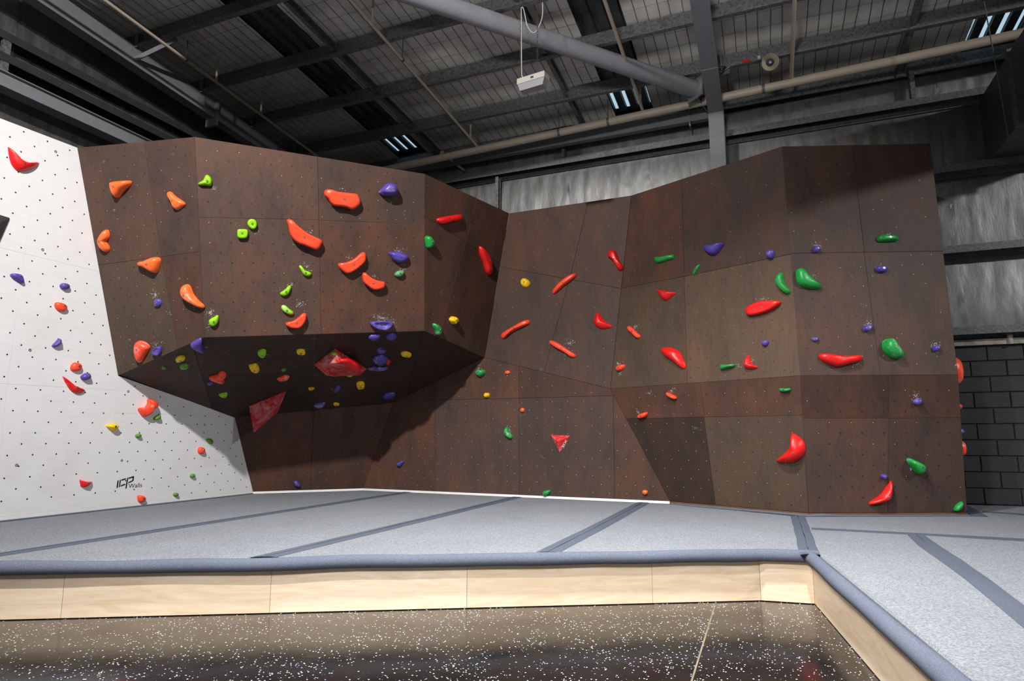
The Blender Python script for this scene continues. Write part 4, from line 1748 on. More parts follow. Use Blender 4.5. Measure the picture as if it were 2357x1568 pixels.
H('A', 'W', 'p', '733,1445 745,1425 785,1405 808,1415 815,1450 790,1468 750,1470', .06, 'rounded purple hold beside the red scratched crescent on white wall', (788, 1438))
H('B', 'W', 'r', '568,20 590,45 640,85 720,125 775,150 745,175 690,182 645,155 610,105 580,50', .05, 'scratched red pointed crescent hold on the white wall', (680, 128), 'ridge', True)
H('B', 'W', 's', '1340,235 1375,232 1410,255 1420,295 1390,320 1370,325 1345,375 1315,392 1285,375 1258,325 1270,308 1310,312 1335,285 1345,255', .10, 'three-lobed orange-red hold on white wall at the shadow edge', (1362, 308))
H('B', 'W', 'd', '1388,410 1400,392 1430,375 1443,378 1447,405 1425,420 1400,422', .05, 'small green hold just below the three-lobed orange-red hold', (1425, 398))
H('B', 'W', 'y', '967,478 985,457 1020,450 1055,460 1066,490 1045,510 1020,518 995,500', .07, 'yellow knobbly hold, the only yellow one on the white wall', (1020, 480), 'dome', False, .012)
H('B', 'W', 'd', '1225,560 1240,546 1265,545 1272,565 1255,580 1232,577', .04, 'small green hold on white wall right of the yellow knobbly hold', (1255, 562))
H('B', 'W', 'd', '1865,605 1870,590 1900,587 1922,610 1920,635 1905,640 1880,625', .035, 'green hold in the shaded part of the white wall', (1895, 610))
H('B', 'W', 's', '1790,690 1800,668 1825,664 1845,685 1842,715 1820,728 1795,718', .05, 'round orange-red hold on white wall next to the shadow, low right', (1825, 692))
H('B', 'W', 'd', '1717,925 1725,912 1748,905 1757,918 1748,940 1725,940', .04, 'tiny green hold low on white wall, right of the black logo', (1742, 920))
H('B', 'W', 'r', '725,957 750,965 790,975 838,978 815,1005 780,1027 740,1025 732,1000', .05, 'red pointed hold on white wall left of the black logo', (778, 994), 'ridge')
H('B', 'W', 's', '1245,1105 1265,1098 1300,1108 1315,1135 1300,1158 1270,1168 1250,1150', .05, 'rounded orange-red hold on white wall below the black logo lettering', (1280, 1128))
H('B', 'W', 'd', '1567,1090 1580,1077 1600,1078 1608,1095 1595,1112 1575,1107', .04, 'tiny green hold on white wall, lowest of the green ones near the mat', (1590, 1092))

# --- left face of the bulge
H('C', 'L', 'o', '330,475 345,465 420,455 495,452 507,470 490,500 440,545 400,600 385,610 360,590 335,530', .11, 'bulky orange hold at the top of the bulge left face', (400, 515))
H('C', 'L', 'o', '838,565 855,550 880,560 910,592 960,625 1002,660 985,685 945,715 920,717 900,700 875,640 845,590', .06, 'orange long triangular hold at top of bulge left face near its edge', (905, 640))
H('C', 'L', 'o', '285,895 305,905 313,940 310,970 285,1000 290,1015 312,1050 313,1080 295,1097 270,1095 240,1065 225,1010 235,965 260,920', .08, 'orange kidney shaped hold beside the white wall edge', (256, 1005))
H('C', 'L', 'o', '570,1205 585,1187 630,1180 680,1155 730,1143 768,1155 774,1180 760,1240 740,1285 720,1288 680,1270 630,1240 580,1222', .10, 'orange fin shaped hold in the middle of the bulge left face', (690, 1210))
H('A', 'L', 'o', '1634,665 1640,630 1665,607 1695,610 1715,640 1740,700 1790,760 1832,800 1830,822 1800,820 1720,780 1670,745 1640,705', .10, 'orange chalk-dusted drooping hold against the front edge of the bulge', (1690, 705), 'dome', True)
H('A', 'L', 'p', '1390,760 1400,742 1430,738 1450,748 1452,790 1435,805 1405,808 1392,790', .04, 'small square purple hold with chalk smears on the bulge left face', (1420, 772), 'dome', True)
H('A', 'L', 's', '1230,1130 1255,1115 1300,1130 1342,1165 1340,1190 1310,1240 1270,1305 1255,1317 1240,1305 1222,1250 1218,1180', .09, 'orange-red shield shaped hold low on bulge left face', (1265, 1190), 'dome', True)
H('A', 'L', 'p', '1378,1210 1395,1185 1430,1165 1452,1170 1455,1215 1440,1245 1415,1250 1390,1238', .05, 'chalk-ringed purple hold next to the shield shaped orange-red one', (1420, 1210), 'jug', True)

# --- front face of the bulge
H('C', 'F', 'l', '1118,485 1130,470 1165,450 1185,410 1205,400 1235,425 1248,460 1243,490 1225,502 1190,495 1130,495', .06, 'lime green spout shaped hold at the upper left of bulge front', (1205, 462))
H('C', 'F', 'l', '1565,835 1580,808 1615,800 1645,820 1652,860 1635,890 1605,892 1575,865', .05, 'round lime green hold, upper of a neighbouring pair on bulge front', (1610, 845), 'flat')
H('C', 'F', 'l', '1473,925 1480,895 1520,892 1565,897 1572,935 1560,970 1520,977 1480,970', .05, 'squarish lime green hold, lower of a neighbouring pair on bulge front', (1520, 932), 'flat')
H('D', 'F', 's', '575,395 595,378 640,378 680,395 800,410 870,420 888,450 900,490 885,525 840,555 810,555 760,535 670,525 635,505 605,460 578,430', .10, 'large orange-red block hold at the top of bulge front', (750, 470), 'flat')
H('D', 'F', 's', '235,655 250,645 280,650 330,700 420,770 500,810 545,830 557,855 545,885 515,920 480,918 400,885 340,865 290,825 262,775 250,715', .11, 'largest orange-red slanting block hold in the middle of bulge front', (390, 810), 'flat')
H('D', 'F', 'p', '1068,400 1090,370 1130,330 1175,317 1220,335 1240,375 1235,410 1205,430 1150,437 1090,420', .16, 'fat purple teardrop hold at the top right of bulge front', (1165, 375), 'dome', True)
H('D', 'F', 'p', '1152,945 1180,940 1250,935 1300,955 1338,985 1330,1010 1290,1035 1240,1037 1195,1015 1170,980', .10, 'purple half-disc hold on bulge front above a small green hold', (1255, 985))
H('D', 'F', 'g', '1208,1145 1225,1120 1265,1107 1295,1115 1295,1135 1275,1160 1245,1168 1220,1162', .07, 'small green chalky hold below the purple half-disc on bulge front', (1255, 1135), 'dome', True)
H('D', 'F', 's', '697,1060 710,1042 770,1035 840,1005 900,955 930,942 945,955 950,1000 935,1035 880,1085 830,1120 790,1135 760,1130 715,1090', .09, 'orange-red boomerang hold rising to the right on bulge front', (835, 1060), 'flat')
H('D', 'F', 's', '918,1140 935,1125 955,1140 1000,1175 1060,1200 1115,1212 1122,1240 1110,1265 1050,1283 1010,1280 960,1245 925,1210', .09, 'orange-red curved hold right below the boomerang hold', (1010, 1225), 'flat')
H('D', 'F', 'l', '345,1070 362,1060 380,1080 400,1105 435,1118 462,1135 455,1152 425,1162 390,1150 365,1115', .05, 'lime green curved hold below the largest orange-red block, sloping right', (405, 1130))
H('D', 'F', 'l', '173,1315 190,1300 225,1275 250,1247 270,1243 277,1260 265,1300 240,1330 205,1340 182,1332', .05, 'lime green banana hold rising to the right, upper of a close pair', (228, 1302))
H('D', 'F', 'l', '185,1440 195,1422 225,1425 260,1455 298,1485 295,1505 265,1508 220,1490 193,1465', .05, 'lime green hold sloping to the right just above orange-red smile hold', (236, 1470), 'dome', True)
H('E', 'F', 's', '1595,412 1610,400 1660,390 1720,350 1755,318 1780,320 1785,355 1770,400 1730,445 1690,455 1640,448 1605,430', .08, 'orange-red smile shaped hold near the lower edge of bulge front', (1695, 405), 'flat')
H('E', 'F', 'l', '902,390 920,368 955,350 980,333 993,345 993,385 975,420 945,440 915,430', .06, 'chalk-covered pale green hold at the lower left corner of bulge front', (950, 395), 'dome', True)
H('G', 'F', 'p', '873,150 900,140 970,135 1040,140 1062,155 1050,180 1020,205 980,210 930,200 890,175', .10, 'wide purple ledge hold with white chalk on the bulge lower edge', (970, 165), 'jug', True)

# --- right face of the bulge
H('D', 'R', 'r', '1595,655 1610,635 1680,620 1760,608 1805,603 1825,615 1822,645 1790,658 1720,672 1640,692 1615,680', .07, 'red bar hold near the top of the bulge right face', (1710, 645))
H('D', 'R', 'g', '1493,810 1515,793 1530,805 1555,835 1563,860 1550,885 1525,910 1505,900 1498,860', .09, 'green knob hold on bulge right face next to its front edge', (1528, 850))
H('D', 'R', 'r', '1980,900 1990,888 2015,910 2050,960 2075,1030 2087,1100 2080,1145 2060,1145 2040,1125 2015,1040 1985,960', .08, 'long red fin hold standing upright in the dark corner', (2045, 1020))
H('G', 'R', 'y', '1520,125 1535,103 1560,100 1578,120 1575,145 1550,163 1535,155', .08, 'yellow knobbly hold on bulge right face', (1550, 130), 'dome', False, .012)
H('G', 'R', 'g', '1385,160 1400,155 1440,180 1447,205 1442,245 1410,245 1405,215 1390,185', .07, 'chalky green hold at the lower edge of bulge right face', (1425, 205), 'dome', True)

# --- underside of the bulge
H('A', 'U', 'p', '1715,1160 1770,1120 1820,1105 1825,1160 1848,1220 1800,1215 1750,1190', .10, 'purple flared hold under the left corner of the overhang', (1795, 1165), 'dome')
H('A', 'U', 'y', '1582,1290 1600,1265 1640,1250 1672,1262 1670,1280 1640,1295 1595,1308', .07, 'chalky yellow hold at the far left of the dark underside', (1630, 1278), 'dome', True, .008)
H('A', 'U', 'd', '1455,1355 1465,1347 1490,1355 1504,1368 1485,1375 1465,1370', .04, 'tiny green hold, leftmost on the dark underside', (1480, 1362))
H('A', 'U', 'd', '1617,1350 1640,1332 1680,1327 1705,1340 1700,1360 1675,1370 1630,1370', .06, 'pale green chalky hold below the leftmost yellow hold', (1662, 1350), 'dome', True)
H('A', 'U', 's', '1882,1457 1920,1440 1960,1430 1985,1405 2020,1402 2043,1420 2038,1445 2005,1462 2005,1470 2025,1485 2020,1500 1990,1500 1930,1480', .10, 'orange-red butterfly shaped hold at the left of the underside', (1968, 1456), 'dome')
H('A', 'U', 'p', '1865,1500 1890,1487 1920,1487 1928,1495 1905,1510 1875,1512', .05, 'small dull purple hold just below the butterfly shaped hold', (1896, 1500))
H('B', 'U', 'l', '1972,195 2000,182 2050,177 2050,205 2030,217 2000,212', .06, 'green drop shaped hold on underside below the butterfly shaped hold', (2022, 197))
H('E', 'U', 'l', '1343,685 1355,660 1385,648 1420,655 1420,690 1405,715 1380,720 1355,705', .07, 'lime green rounded hold on underside left of the big red volume', (1385, 685))
H('E', 'U', 'y', '1693,665 1710,648 1760,650 1775,670 1770,690 1740,692 1705,685', .06, 'yellow two-lobed hold just left above the big red volume', (1735, 670), 'dome', False, .010)
H('E', 'U', 'y', '1265,795 1300,785 1330,782 1358,810 1360,840 1335,855 1305,848 1280,830', .09, 'yellow half-chalked hold on underside below the lime rounded hold', (1316, 818), 'dome', True, .010)
H('E', 'U', 's', '1517,912 1540,902 1590,887 1630,888 1628,905 1600,925 1545,930 1522,922', .06, 'pinkish red chalked flat hold above the pointed red volume', (1578, 908), 'dome', True)
H('E', 'U', 'd', '1558,830 1575,820 1598,825 1595,838 1570,842', .04, 'tiny green hold between the yellow hold and big red volume', (1578, 832))
H('E', 'U', 'y', '1800,997 1815,990 1855,990 1857,1002 1830,1013 1808,1010', .05, 'small yellow nut-like hold between the two red volumes', (1830, 1000), 'dome', False, .006)
H('E', 'U', 'p', '2027,1038 2045,1000 2075,980 2092,985 2090,1010 2060,1030', .06, 'purple chalked shard hold below the big red volume', (2068, 1005), 'ridge', True)
H('E', 'U', 'y', '2235,960 2250,945 2290,940 2310,955 2308,990 2280,1005 2245,998', .08, 'round yellow knobbly hold below right of the big red volume', (2275, 970), 'dome', False, .014)
H('E', 'U', 'p', '1850,1160 1880,1142 1930,1132 1957,1130 1945,1160 1915,1180 1880,1175', .07, 'purple chalked leaf hold at the rear edge of the underside', (1905, 1155), 'ridge', True)
H('E', 'U', 'y', '2025,1137 2045,1128 2080,1135 2078,1147 2050,1153 2030,1145', .05, 'small yellow hold beside the chalked purple leaf hold', (2052, 1140), 'dome', False, .006)
H('G', 'U', 'p', '862,268 885,252 960,250 955,265 930,288 900,293 878,285', .08, 'purple hold under the overhang front edge, left of a matching pair', (910, 268))
H('G', 'U', 'p', '1000,265 1025,245 1060,240 1095,255 1080,275 1050,290 1020,282', .08, 'purple hold under the overhang front edge, right of a matching pair', (1048, 264))
H('G', 'U', 'p', '928,370 960,368 1003,373 995,385 965,390 940,382', .06, 'thin purple chalked ledge above a larger purple hold on underside', (965, 378), 'jug', True)
H('G', 'U', 'p', '897,440 930,420 980,417 1018,440 1010,465 975,490 940,488 912,468', .10, 'large purple chalked hold right of the big red volume', (960, 452), 'dome', True)
H('G', 'U', 'r', '1000,470 1020,452 1042,460 1040,475 1015,490', .05, 'small bright red hold touching the large purple underside hold', (1022, 469))
H('G', 'U', 'p', '858,515 900,505 1015,510 1005,522 950,530 880,525', .06, 'long thin purple hold at the right tip of the big red volume', (940, 517), 'jug', True)
H('G', 'U', 'y', '1127,395 1165,385 1200,395 1212,408 1200,423 1165,420 1130,415', .07, 'yellow oblong hold, rightmost on the dark underside', (1170, 405), 'dome', False, .010)
H('G', 'U', 'p', '978,745 1010,722 1050,715 1082,718 1070,745 1030,762 990,760', .08, 'purple leaf hold at the rear right edge of the underside', (1035, 740))
# holds screwed to the volumes


def vface(planes, z, x, y):
    ox, oy, s = ZO[z]
    best = None
    for p in planes:
        if p.n.dot(EYE - p.o) <= 0: continue
        q = p.hit(ox + x / s, oy + y / s)
        # the first facet plane met by the eye that is not in front of the solid
        if all(pp.n.dot(q) - pp.k < .004 for pp in planes):
            return p
        best = best or p
    return best


H('T', vface(VP1, 'T', 1545, 180), 'l', '1508,170 1530,148 1565,155 1585,185 1578,212 1545,208 1520,195', .04, 'tiny lime hold at the top of the big red volume', (1547, 182))
H('T', vface(VP1, 'T', 1850, 380), 'r', '1690,275 1740,258 1830,270 1920,320 1990,390 2020,450 1995,495 1960,490 1850,420 1760,355 1705,310', .09, 'bright red sausage hold screwed onto the big red volume', (1850, 375))
H('T', vface(VP1, 'T', 1465, 530), 's', '1440,535 1455,512 1475,508 1492,530 1485,552 1455,552', .03, 'tiny orange hold at the lower left of the big red volume', (1466, 532))
H('T', 'U', 'y', '1780,556 1830,548 1885,546 1860,568 1815,573 1795,568', .05, 'yellow hold peeping out beneath the big red volume', (1830, 558))
H('T', vface(VP2, 'T', 492, 1018), 'l', '450,1010 465,985 500,980 535,1010 530,1045 495,1055 460,1035', .04, 'small lime hold on the pointed red volume', (492, 1018))
H('T', vface(VP2, 'T', 320, 1168), 'y', '272,1160 290,1140 325,1132 370,1150 372,1180 345,1200 310,1205 285,1185', .05, 'yellow knobbly hold on the pointed red volume', (322, 1168), 'dome', False, .010)

# --- low walls
H('G', 'l', 'p', '267,1425 290,1420 320,1450 318,1465 290,1467 270,1450', .05, 'small purple hold at the foot of the wall below the bulge', (293, 1445))
H('G', 'c', 'p', '1090,1280 1115,1265 1148,1258 1140,1280 1120,1305 1095,1300', .06, 'small purple drop hold low on the centre wall by the big shadow', (1115, 1282))
H('I', 'c', 'g', '53,225 65,205 110,197 137,205 138,235 105,262 75,255', .09, 'green chalky knob hold at the top left of the low centre wall', (95, 228), 'dome', True)
H('I', 'c', 'o', '322,225 335,208 362,212 368,230 350,243 328,240', .04, 'small orange hold at top of low centre wall, right of the green knob', (345, 226))
H('I', 'c', 'y', '130,430 145,410 175,412 180,440 160,454 138,450', .06, 'small yellow knobbly hold on the low centre wall', (155, 432), 'dome', False, .010)
H('I', 'c', 'o', '460,565 470,548 490,548 498,565 488,584 465,582', .04, 'round orange disc hold on low centre wall above the green crescent', (479, 566))
H('I', 'c', 'g', '315,745 330,718 350,725 358,760 385,795 388,820 365,826 335,805 318,780', .07, 'green chalk-dusted crescent hold on the low centre wall', (340, 775), 'dome', True)
H('I', 'c', 'g', '662,1310 680,1292 725,1287 732,1300 715,1325 690,1342 668,1340', .06, 'green beetle shaped hold near the mat below the red triangle', (695, 1314))
H('I', 'c', 'o', '1560,1300 1575,1287 1605,1292 1610,1315 1590,1332 1568,1322', .05, 'small orange hold near the mat at the right of the centre wall', (1586, 1309))

# --- upper centre wall
H('H', 'C', 'y', '463,820 475,792 505,787 545,815 547,840 520,870 490,868 470,845', .06, 'yellow crumpled hold at the left of the upper centre wall', (505, 828), 'dome', False, .014)
H('H', 'C', 's', '745,910 770,870 830,810 900,760 950,740 963,760 930,795 850,855 790,910 757,930', .07, 'orange-red rail hold, upper of two rising to the right', (850, 830))
H('H', 'C', 's', '282,1305 300,1280 400,1220 500,1165 535,1163 545,1185 520,1205 420,1250 340,1300 310,1332 288,1325', .07, 'orange-red rail hold, lower of two rising to the right', (415, 1240))
H('H', 'C', 's', '715,1355 735,1345 800,1370 890,1430 955,1475 960,1495 925,1502 860,1460 770,1410 725,1375', .07, 'orange-red rail hold falling to the right with chalk above it', (840, 1420))
H('H', 'C', 'r', '1245,575 1270,530 1300,525 1322,545 1340,592 1364,642 1392,680 1385,708 1350,712 1330,690 1302,642 1275,610 1248,588', .09, 'red club shaped hold at the right edge of upper centre wall', (1313, 608))
H('H', 'C', 'r', '1160,1085 1185,1125 1230,1180 1288,1215 1270,1235 1200,1245 1140,1220 1118,1180 1128,1130', .08, 'red shark-fin hold on the upper centre wall', (1172, 1182), 'ridge')

# --- upper wall left of the right corner
H('H', 'M', 'g', '1665,600 1690,595 1760,590 1830,572 1848,580 1842,605 1770,630 1700,648 1675,635', .06, 'green bone shaped hold high on the wall left of the tall corner', (1735, 610))
H('H', 'M', 'p', '2107,515 2140,490 2200,480 2293,465 2270,510 2230,560 2190,573 2150,560', .10, 'purple half-moon hold high up left of the tall corner', (2195, 515))
H('H', 'M', 'g', '2020,755 2030,715 2060,670 2078,660 2072,690 2045,735 2027,758', .04, 'slim green sliver hold below the purple half-moon', (2048, 708))
H('H', 'M', 'r', '1685,888 1750,895 1800,905 1858,912 1820,950 1785,980 1760,986 1725,965 1700,920', .08, 'red bowl shaped hold below the green bone shaped hold', (1765, 930), 'ridge')
H('H', 'M', 's', '1425,1225 1440,1215 1465,1230 1510,1275 1538,1300 1535,1325 1510,1328 1470,1290 1430,1250', .06, 'short orange-red bar hold sloping down right beside the centre wall', (1482, 1272))
H('H', 'M', 'r', '1717,1430 1750,1410 1810,1410 1870,1435 1900,1465 1910,1490 1940,1550 1942,1598 1905,1596 1820,1530 1750,1485', .09, 'big red creased slab hold sloping to the right, left of the corner', (1830, 1470), 'ridge')
H('I', 'M', 's', '1322,190 1340,165 1395,152 1400,175 1375,205 1335,212', .06, 'small orange-red leaf hold low at the left of the leaning olive panel', (1360, 182))
H('J', 'M', 'p', '603,785 612,762 640,750 662,755 660,790 645,813 620,808', .07, 'purple rounded hold close to the tall corner, at seam height', (632, 782))
H('J', 'M', 'g', '670,960 690,920 708,903 722,915 725,960 745,1005 770,1030 765,1045 740,1048 705,1025 680,990', .09, 'green bent hold just left of the tall corner edge', (705, 970))
H('J', 'M', 'r', '468,1160 500,1130 560,1105 640,1097 700,1100 700,1120 650,1155 590,1180 510,1198 480,1190', .07, 'large flat red oval hold left of the tall corner', (585, 1148), 'flat')
H('J', 'M', 'p', '575,1385 580,1368 620,1366 623,1385 610,1403 590,1402', .05, 'tiny purple hold on the wall below the large flat red oval', (599, 1384))
H('K', 'M', 'g', '293,262 300,235 345,235 390,230 393,245 345,258 310,268', .06, 'thin green bar hold above the fold, beside the small red crescent', (342, 246))
H('K', 'M', 'r', '450,215 470,180 485,168 495,190 510,230 548,245 545,255 500,265 465,258 452,240', .07, 'small red crescent hold above the fold left of the tall corner', (482, 235), 'ridge')

# --- lower wall left of the right corner
H('I', 'm', 's', '1775,415 1785,405 1830,425 1865,445 1870,465 1850,467 1805,445', .06, 'orange-red bar hold sloping down right, just under the fold', (1822, 438))
H('I', 'm', 's', '1515,625 1530,605 1560,592 1600,585 1605,608 1585,630 1535,642', .06, 'orange-red stubby hold under the fold at the centre wall side', (1560, 613))
H('K', 'm', 'g', '698,395 730,397 768,395 768,412 735,418 700,412', .05, 'small green bracket hold under the fold near the tall corner', (734, 405))
H('K', 'm', 'r', '770,715 785,705 820,725 855,760 868,810 850,855 800,895 730,907 670,893 695,865 745,820 770,770', .12, 'big glossy red crescent hold low beside the tall corner', (808, 825), 'ridge')

# --- far right wall
H('J', 'Q', 'p', '930,745 945,727 965,728 970,750 955,772 935,765', .06, 'small purple hold with chalk splash near the top seam of far right wall', (951, 748))
H('J', 'Q', 'g', '1363,675 1370,658 1400,652 1480,655 1505,670 1505,688 1470,692 1400,695 1372,690', .07, 'green horizontal bar hold, highest hold on the far right wall', (1435, 674))
H('J', 'Q', 'p', '1352,878 1370,862 1415,862 1432,880 1420,903 1380,905 1360,893', .06, 'purple drop hold below the green bar on far right wall', (1394, 882))
H('J', 'Q', 'g', '815,905 820,885 840,873 865,885 900,925 950,970 983,995 980,1012 920,1013 860,998 830,975 818,945', .09, 'large green wing shaped hold just right of the tall corner', (868, 955))
H('J', 'Q', 'p', '1268,1285 1285,1265 1325,1260 1325,1280 1305,1305 1280,1303', .06, 'purple chalk-splashed hold in the middle of the far right wall', (1300, 1283), 'dome', True)
H('J', 'Q', 'p', '917,1352 930,1347 962,1348 962,1365 945,1375 930,1370', .04, 'tiny pale purple hold above the long red bar', (942, 1359), 'dome', True)
H('J', 'Q', 'g', '1405,1395 1415,1365 1445,1350 1470,1365 1500,1410 1535,1460 1537,1480 1515,1488 1465,1478 1425,1445 1410,1420', .13, 'big green chalk-streaked hold above the fold on far right wall', (1460, 1420), 'dome', True)
H('J', 'Q', 'p', '1742,1410 1760,1400 1783,1402 1780,1422 1765,1440 1745,1435', .06, 'pale purple hold nearest the right edge of the far right wall', (1762, 1418), 'dome', True)
H('J', 'Q', 'r', '972,1475 985,1455 1040,1458 1120,1470 1200,1468 1255,1465 1262,1485 1255,1505 1180,1525 1100,1543 1050,1530 1000,1505', .09, 'long red bar hold just above the fold of far right wall', (1115, 1497))
H('K', 'q', 'p', '1608,490 1620,470 1655,463 1660,480 1645,505 1620,507', .06, 'purple hold with chalk streaks below the fold of far right wall', (1638, 485), 'dome', True)
H('K', 'q', 'p', '1388,990 1395,980 1425,980 1422,1005 1400,1010', .05, 'small purple square hold above the curved red hold near the mat', (1406, 994))
H('K', 'q', 'r', '1310,1180 1330,1160 1390,1120 1440,1050 1458,1025 1470,1035 1470,1085 1460,1130 1440,1155 1400,1175 1320,1190', .08, 'curved red tusk hold low on the far right wall', (1425, 1125), 'ridge')
H('K', 'q', 'g', '1573,885 1590,872 1625,885 1665,905 1680,930 1670,965 1640,978 1620,960 1590,920', .13, 'green chalky wedge hold low on the far right wall', (1632, 920), 'dome', True)
H('K', 'q', 'g', '1885,1215 1900,1190 1935,1163 1943,1175 1930,1205 1900,1230 1887,1228', .05, 'small green banana hold in the bottom right wall corner', (1915, 1200))


# --- holds on the hidden side face, peeping past the right edge
def side_hold(px, py, rv, ru, h, col, label, chalk=True):
    pl = PL['s']
    d = ray(px, py)
    # the point on the side face next to the visible edge, at the height seen
    e = B4 + (Z_ - B4) * .5
    p = on_y(px, py, e.y + .16)
    pl2 = Plane(B4, E4, Z_) if p.z < Z_.z else Plane(Z_, EZ, EA)
    if pl2.n.x < 0: pl2.n, pl2.k = -pl2.n, -pl2.k
    foot = p - pl2.n * (pl2.n.dot(p) - pl2.k)
    o = Plane.__new__(Plane)
    o.n, o.k, o.o = pl2.n, pl2.n.dot(foot), foot
    o.v = (V((0, 0, 1)) - o.n * o.n.z).normalized()
    o.u = o.v.cross(o.n).normalized()
    N = 26
    vs, fs = [], []
    PR = [(1, 0), (1, .15), (.95, .4), (.85, .65), (.65, .87), (.4, .97), (.15, 1)]
    for s_, z_ in PR:
        for k in range(N):
            g = 2 * math.pi * k / N
            vs.append(o.at((ru * math.cos(g) * s_, rv * math.sin(g) * s_), h * z_))
    vs.append(o.at((0, 0), h))
    for i in range(len(PR) - 1):
        for k in range(N):
            fs.append((i * N + k, i * N + (k + 1) % N, (i + 1) * N + (k + 1) % N, (i + 1) * N + k))
    for k in range(N):
        fs.append(((len(PR) - 1) * N + k, (len(PR) - 1) * N + (k + 1) % N, len(PR) * N))
    fs.append(tuple(range(N))[::-1])
    m = MB()
    m.add(vs, fs)
    ob = m.build('climbing_hold', HM[col + ('+' if chalk else '')], None, smooth=True, label=label, cat='climbing hold', group=CN[col] + ' climbing holds')
    b = D.objects.new('bolt', get_bolt())
    COL.objects.link(b)
    b.parent = ob
    b.matrix_local = Matrix.Translation(o.at((0, 0), h + .001) - V(ob.location)) @ Matrix((o.u, o.v, o.n)).transposed().to_4x4()


side_hold(2214, 853, .16, .12, .10, 's', 'salmon red round hold peeping past the right wall edge, the highest there')
side_hold(2216, 936, .035, .05, .055, 's', 'tiny pink hold peeping past the right wall edge, below the fold')
side_hold(2217.5, 993, .035, .05, .05, 'p', 'tiny pale purple hold peeping past the right wall edge')
side_hold(2220, 1032, .085, .08, .055, 's', 'salmon red hold peeping past the right wall edge, the lowest there')

# ------------------------------------------------------------------ chalk dust: hand prints and smears left on the panels
mbs = {'bright': MB(), 'smear': MB()}


def chalk(pl, x, y, rx, ry, n, kind='bright', ang=0.0, smin=.003, smax=.0085):
    if isinstance(pl, str): pl = PL[pl]
    o = V(pl.px(x, y))
    sc = (V(pl.px(x + 1, y)) - o).length
    rnd = random.Random(int(x * 7 + y))
    for _ in range(n):
        a, r = rnd.uniform(0, 2 * math.pi), rnd.gauss(0, .55)
        p = V((math.cos(a) * r * rx, math.sin(a) * r * ry))
        p = V((p.x * math.cos(ang) - p.y * math.sin(ang), p.x * math.sin(ang) + p.y * math.cos(ang))) * sc + o
        s = rnd.uniform(smin, smax)
        t = rnd.uniform(0, 3)
        k = rnd.choice((4, 5, 6))
        el = rnd.uniform(.35, 1)
        vs = []
        for i in range(k):
            g = 2 * math.pi * i / k
            e = V((math.cos(g) * s, math.sin(g) * s * el)) * rnd.uniform(.6, 1.1)
            e = V((e.x * math.cos(t) - e.y * math.sin(t), e.x * math.sin(t) + e.y * math.cos(t)))
            vs.append(pl.at((p.x + e.x, p.y + e.y), .0016 + rnd.uniform(0, .0006)))
        mbs[kind].add(vs, [tuple(range(k))])


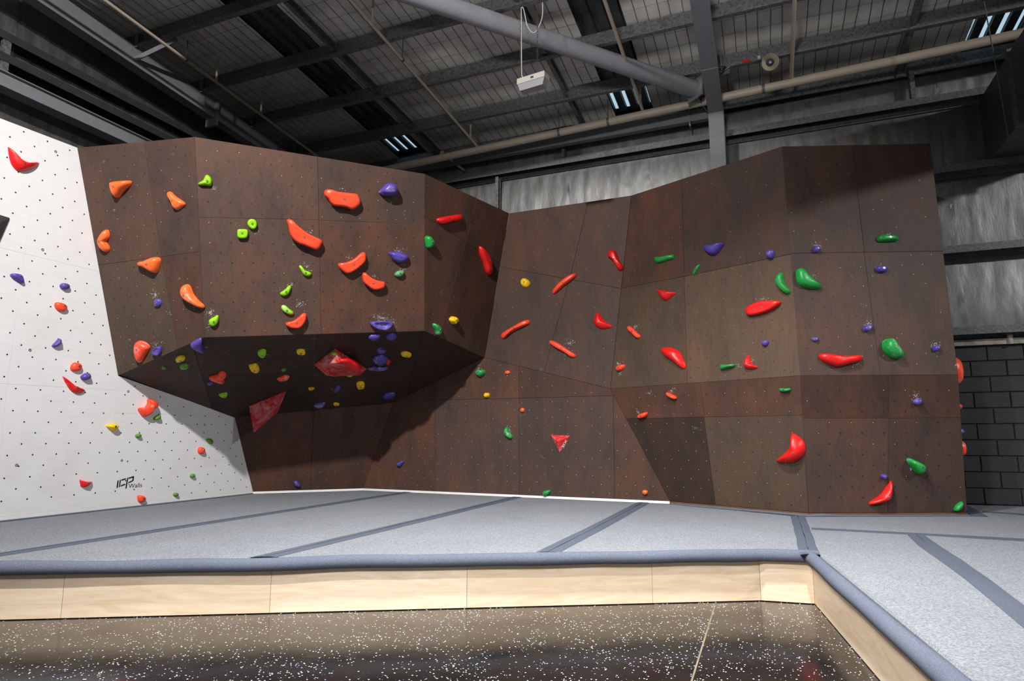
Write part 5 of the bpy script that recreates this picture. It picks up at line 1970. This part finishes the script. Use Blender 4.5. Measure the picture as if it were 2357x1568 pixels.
for a in (('L', 358, 680, 11, 12, 60), ('L', 360, 795, 14, 16, 34), ('L', 390, 720, 12, 8, 26, 'smear', -.7), ('L', 448, 705, 10, 14, 14), ('F', 485, 720, 11, 12, 60), ('F', 480, 748, 6, 10, 12),
          ('F', 492, 432, 10, 16, 40, 'smear', 1.3), ('F', 588, 535, 14, 12, 50, 'smear'), ('F', 546, 523, 12, 10, 16, 'smear'), ('F', 880, 733, 34, 11, 120), ('F', 905, 742, 12, 8, 30), ('F', 690, 700, 16, 10, 40),
          ('F', 672, 655, 14, 8, 18), ('F', 707, 612, 10, 10, 18), ('F', 803, 594, 9, 6, 22), ('F', 862, 635, 8, 7, 16), ('F', 918, 578, 18, 10, 40), ('F', 928, 622, 14, 8, 20), ('F', 931, 495, 3, 14, 14, 'smear', .2),
          ('F', 715, 535, 12, 8, 20), ('F', 788, 434, 8, 6, 10), ('F', 640, 665, 20, 7, 14, 'smear', .3), ('R', 1003, 748, 12, 16, 30), ('R', 1030, 740, 12, 10, 14, 'smear'), ('R', 1015, 672, 8, 10, 24, 'smear'), ('R', 1045, 685, 8, 10, 20, 'smear'),
          ('U', 475, 800, 7, 8, 20), ('U', 412, 822, 12, 6, 24), ('U', 425, 838, 14, 5, 18), ('U', 612, 816, 14, 7, 40), ('U', 700, 805, 14, 5, 18), ('U', 592, 838, 10, 8, 14), ('U', 655, 864, 14, 4, 30), ('U', 722, 862, 10, 8, 18, 'smear'),
          ('U', 873, 803, 10, 5, 34), ('U', 870, 833, 14, 8, 30), ('U', 765, 896, 8, 7, 18), ('U', 733, 930, 12, 8, 26), ('U', 800, 812, 10, 5, 10), ('U', 725, 780, 10, 5, 20, 'smear'), ('U', 505, 860, 10, 8, 14),
          ('c', 1102, 847, 10, 8, 30), ('c', 1172, 990, 9, 14, 44), ('c', 1168, 865, 8, 6, 12), ('c', 1200, 958, 10, 10, 14, 'smear'), ('c', 1248, 1051, 6, 6, 14, 'smear'), ('C', 1310, 790, 22, 12, 60), ('C', 1280, 650, 8, 8, 16, 'smear'),
          ('C', 1286, 672, 8, 8, 10, 'smear'), ('C', 1300, 815, 12, 8, 14), ('C', 1245, 850, 8, 8, 16, 'smear'), ('M', 1464, 752, 10, 8, 30), ('M', 1425, 838, 14, 6, 24), ('M', 1427, 860, 6, 5, 18), ('M', 1560, 675, 14, 8, 16, 'smear'),
          ('M', 1755, 688, 22, 6, 20), ('M', 1700, 840, 12, 6, 10), ('M', 1730, 832, 9, 9, 16), ('m', 1546, 900, 10, 7, 26), ('m', 1470, 950, 12, 8, 26), ('m', 1495, 905, 8, 6, 18), ('m', 1600, 985, 5, 12, 24, 'smear', 1.2),
          ('Q', 1880, 566, 15, 9, 36), ('Q', 2042, 540, 12, 5, 24), ('Q', 1872, 634, 10, 8, 14), ('Q', 1998, 746, 14, 12, 50), ('Q', 2050, 785, 16, 14, 36), ('Q', 2152, 796, 15, 14, 60), ('Q', 2025, 614, 10, 7, 18), ('Q', 1985, 705, 10, 9, 12, 'smear'),
          ('q', 2108, 912, 14, 14, 50), ('q', 2096, 1078, 7, 9, 26), ('q', 2005, 1160, 8, 4, 8), ('Q', 2200, 840, 4, 12, 16), ('Q', 1975, 838, 14, 5, 12)):
    chalk(*a)
mbs['bright'].build('chalk_mark', M['chalk'], bw, kind='stuff', label='white chalk specks around the holds')
mbs['smear'].build('chalk_mark', M['chalk2'], bw, kind='stuff', label='faint chalk smears on the panels')

# heavier anchor bolts showing here and there in the walls
for key, par, pts in (('W', ww, ((98, 575), (69, 806), (38, 1071), (295, 901), (471, 978), (280, 1060), (128, 349))),
                      ('L', bw, ((239, 373), (398, 355), (263, 484), (274, 641), (413, 642), (298, 783))),
                      ('F', bw, ((644, 371), (887, 401), (641, 456), (900, 467), (636, 632)))):
    for x, y in pts:
        b = D.objects.new('anchor_bolt', get_bolt())
        COL.objects.link(b)
        b.parent = par
        pl = PL[key]
        rot = Matrix((pl.u, pl.v, pl.n)).transposed().to_4x4()
        b.matrix_local = Matrix.Translation(pl.hit(x, y) + pl.n * .0005 - V(par.location)) @ rot @ Matrix.Scale(1.15, 4)
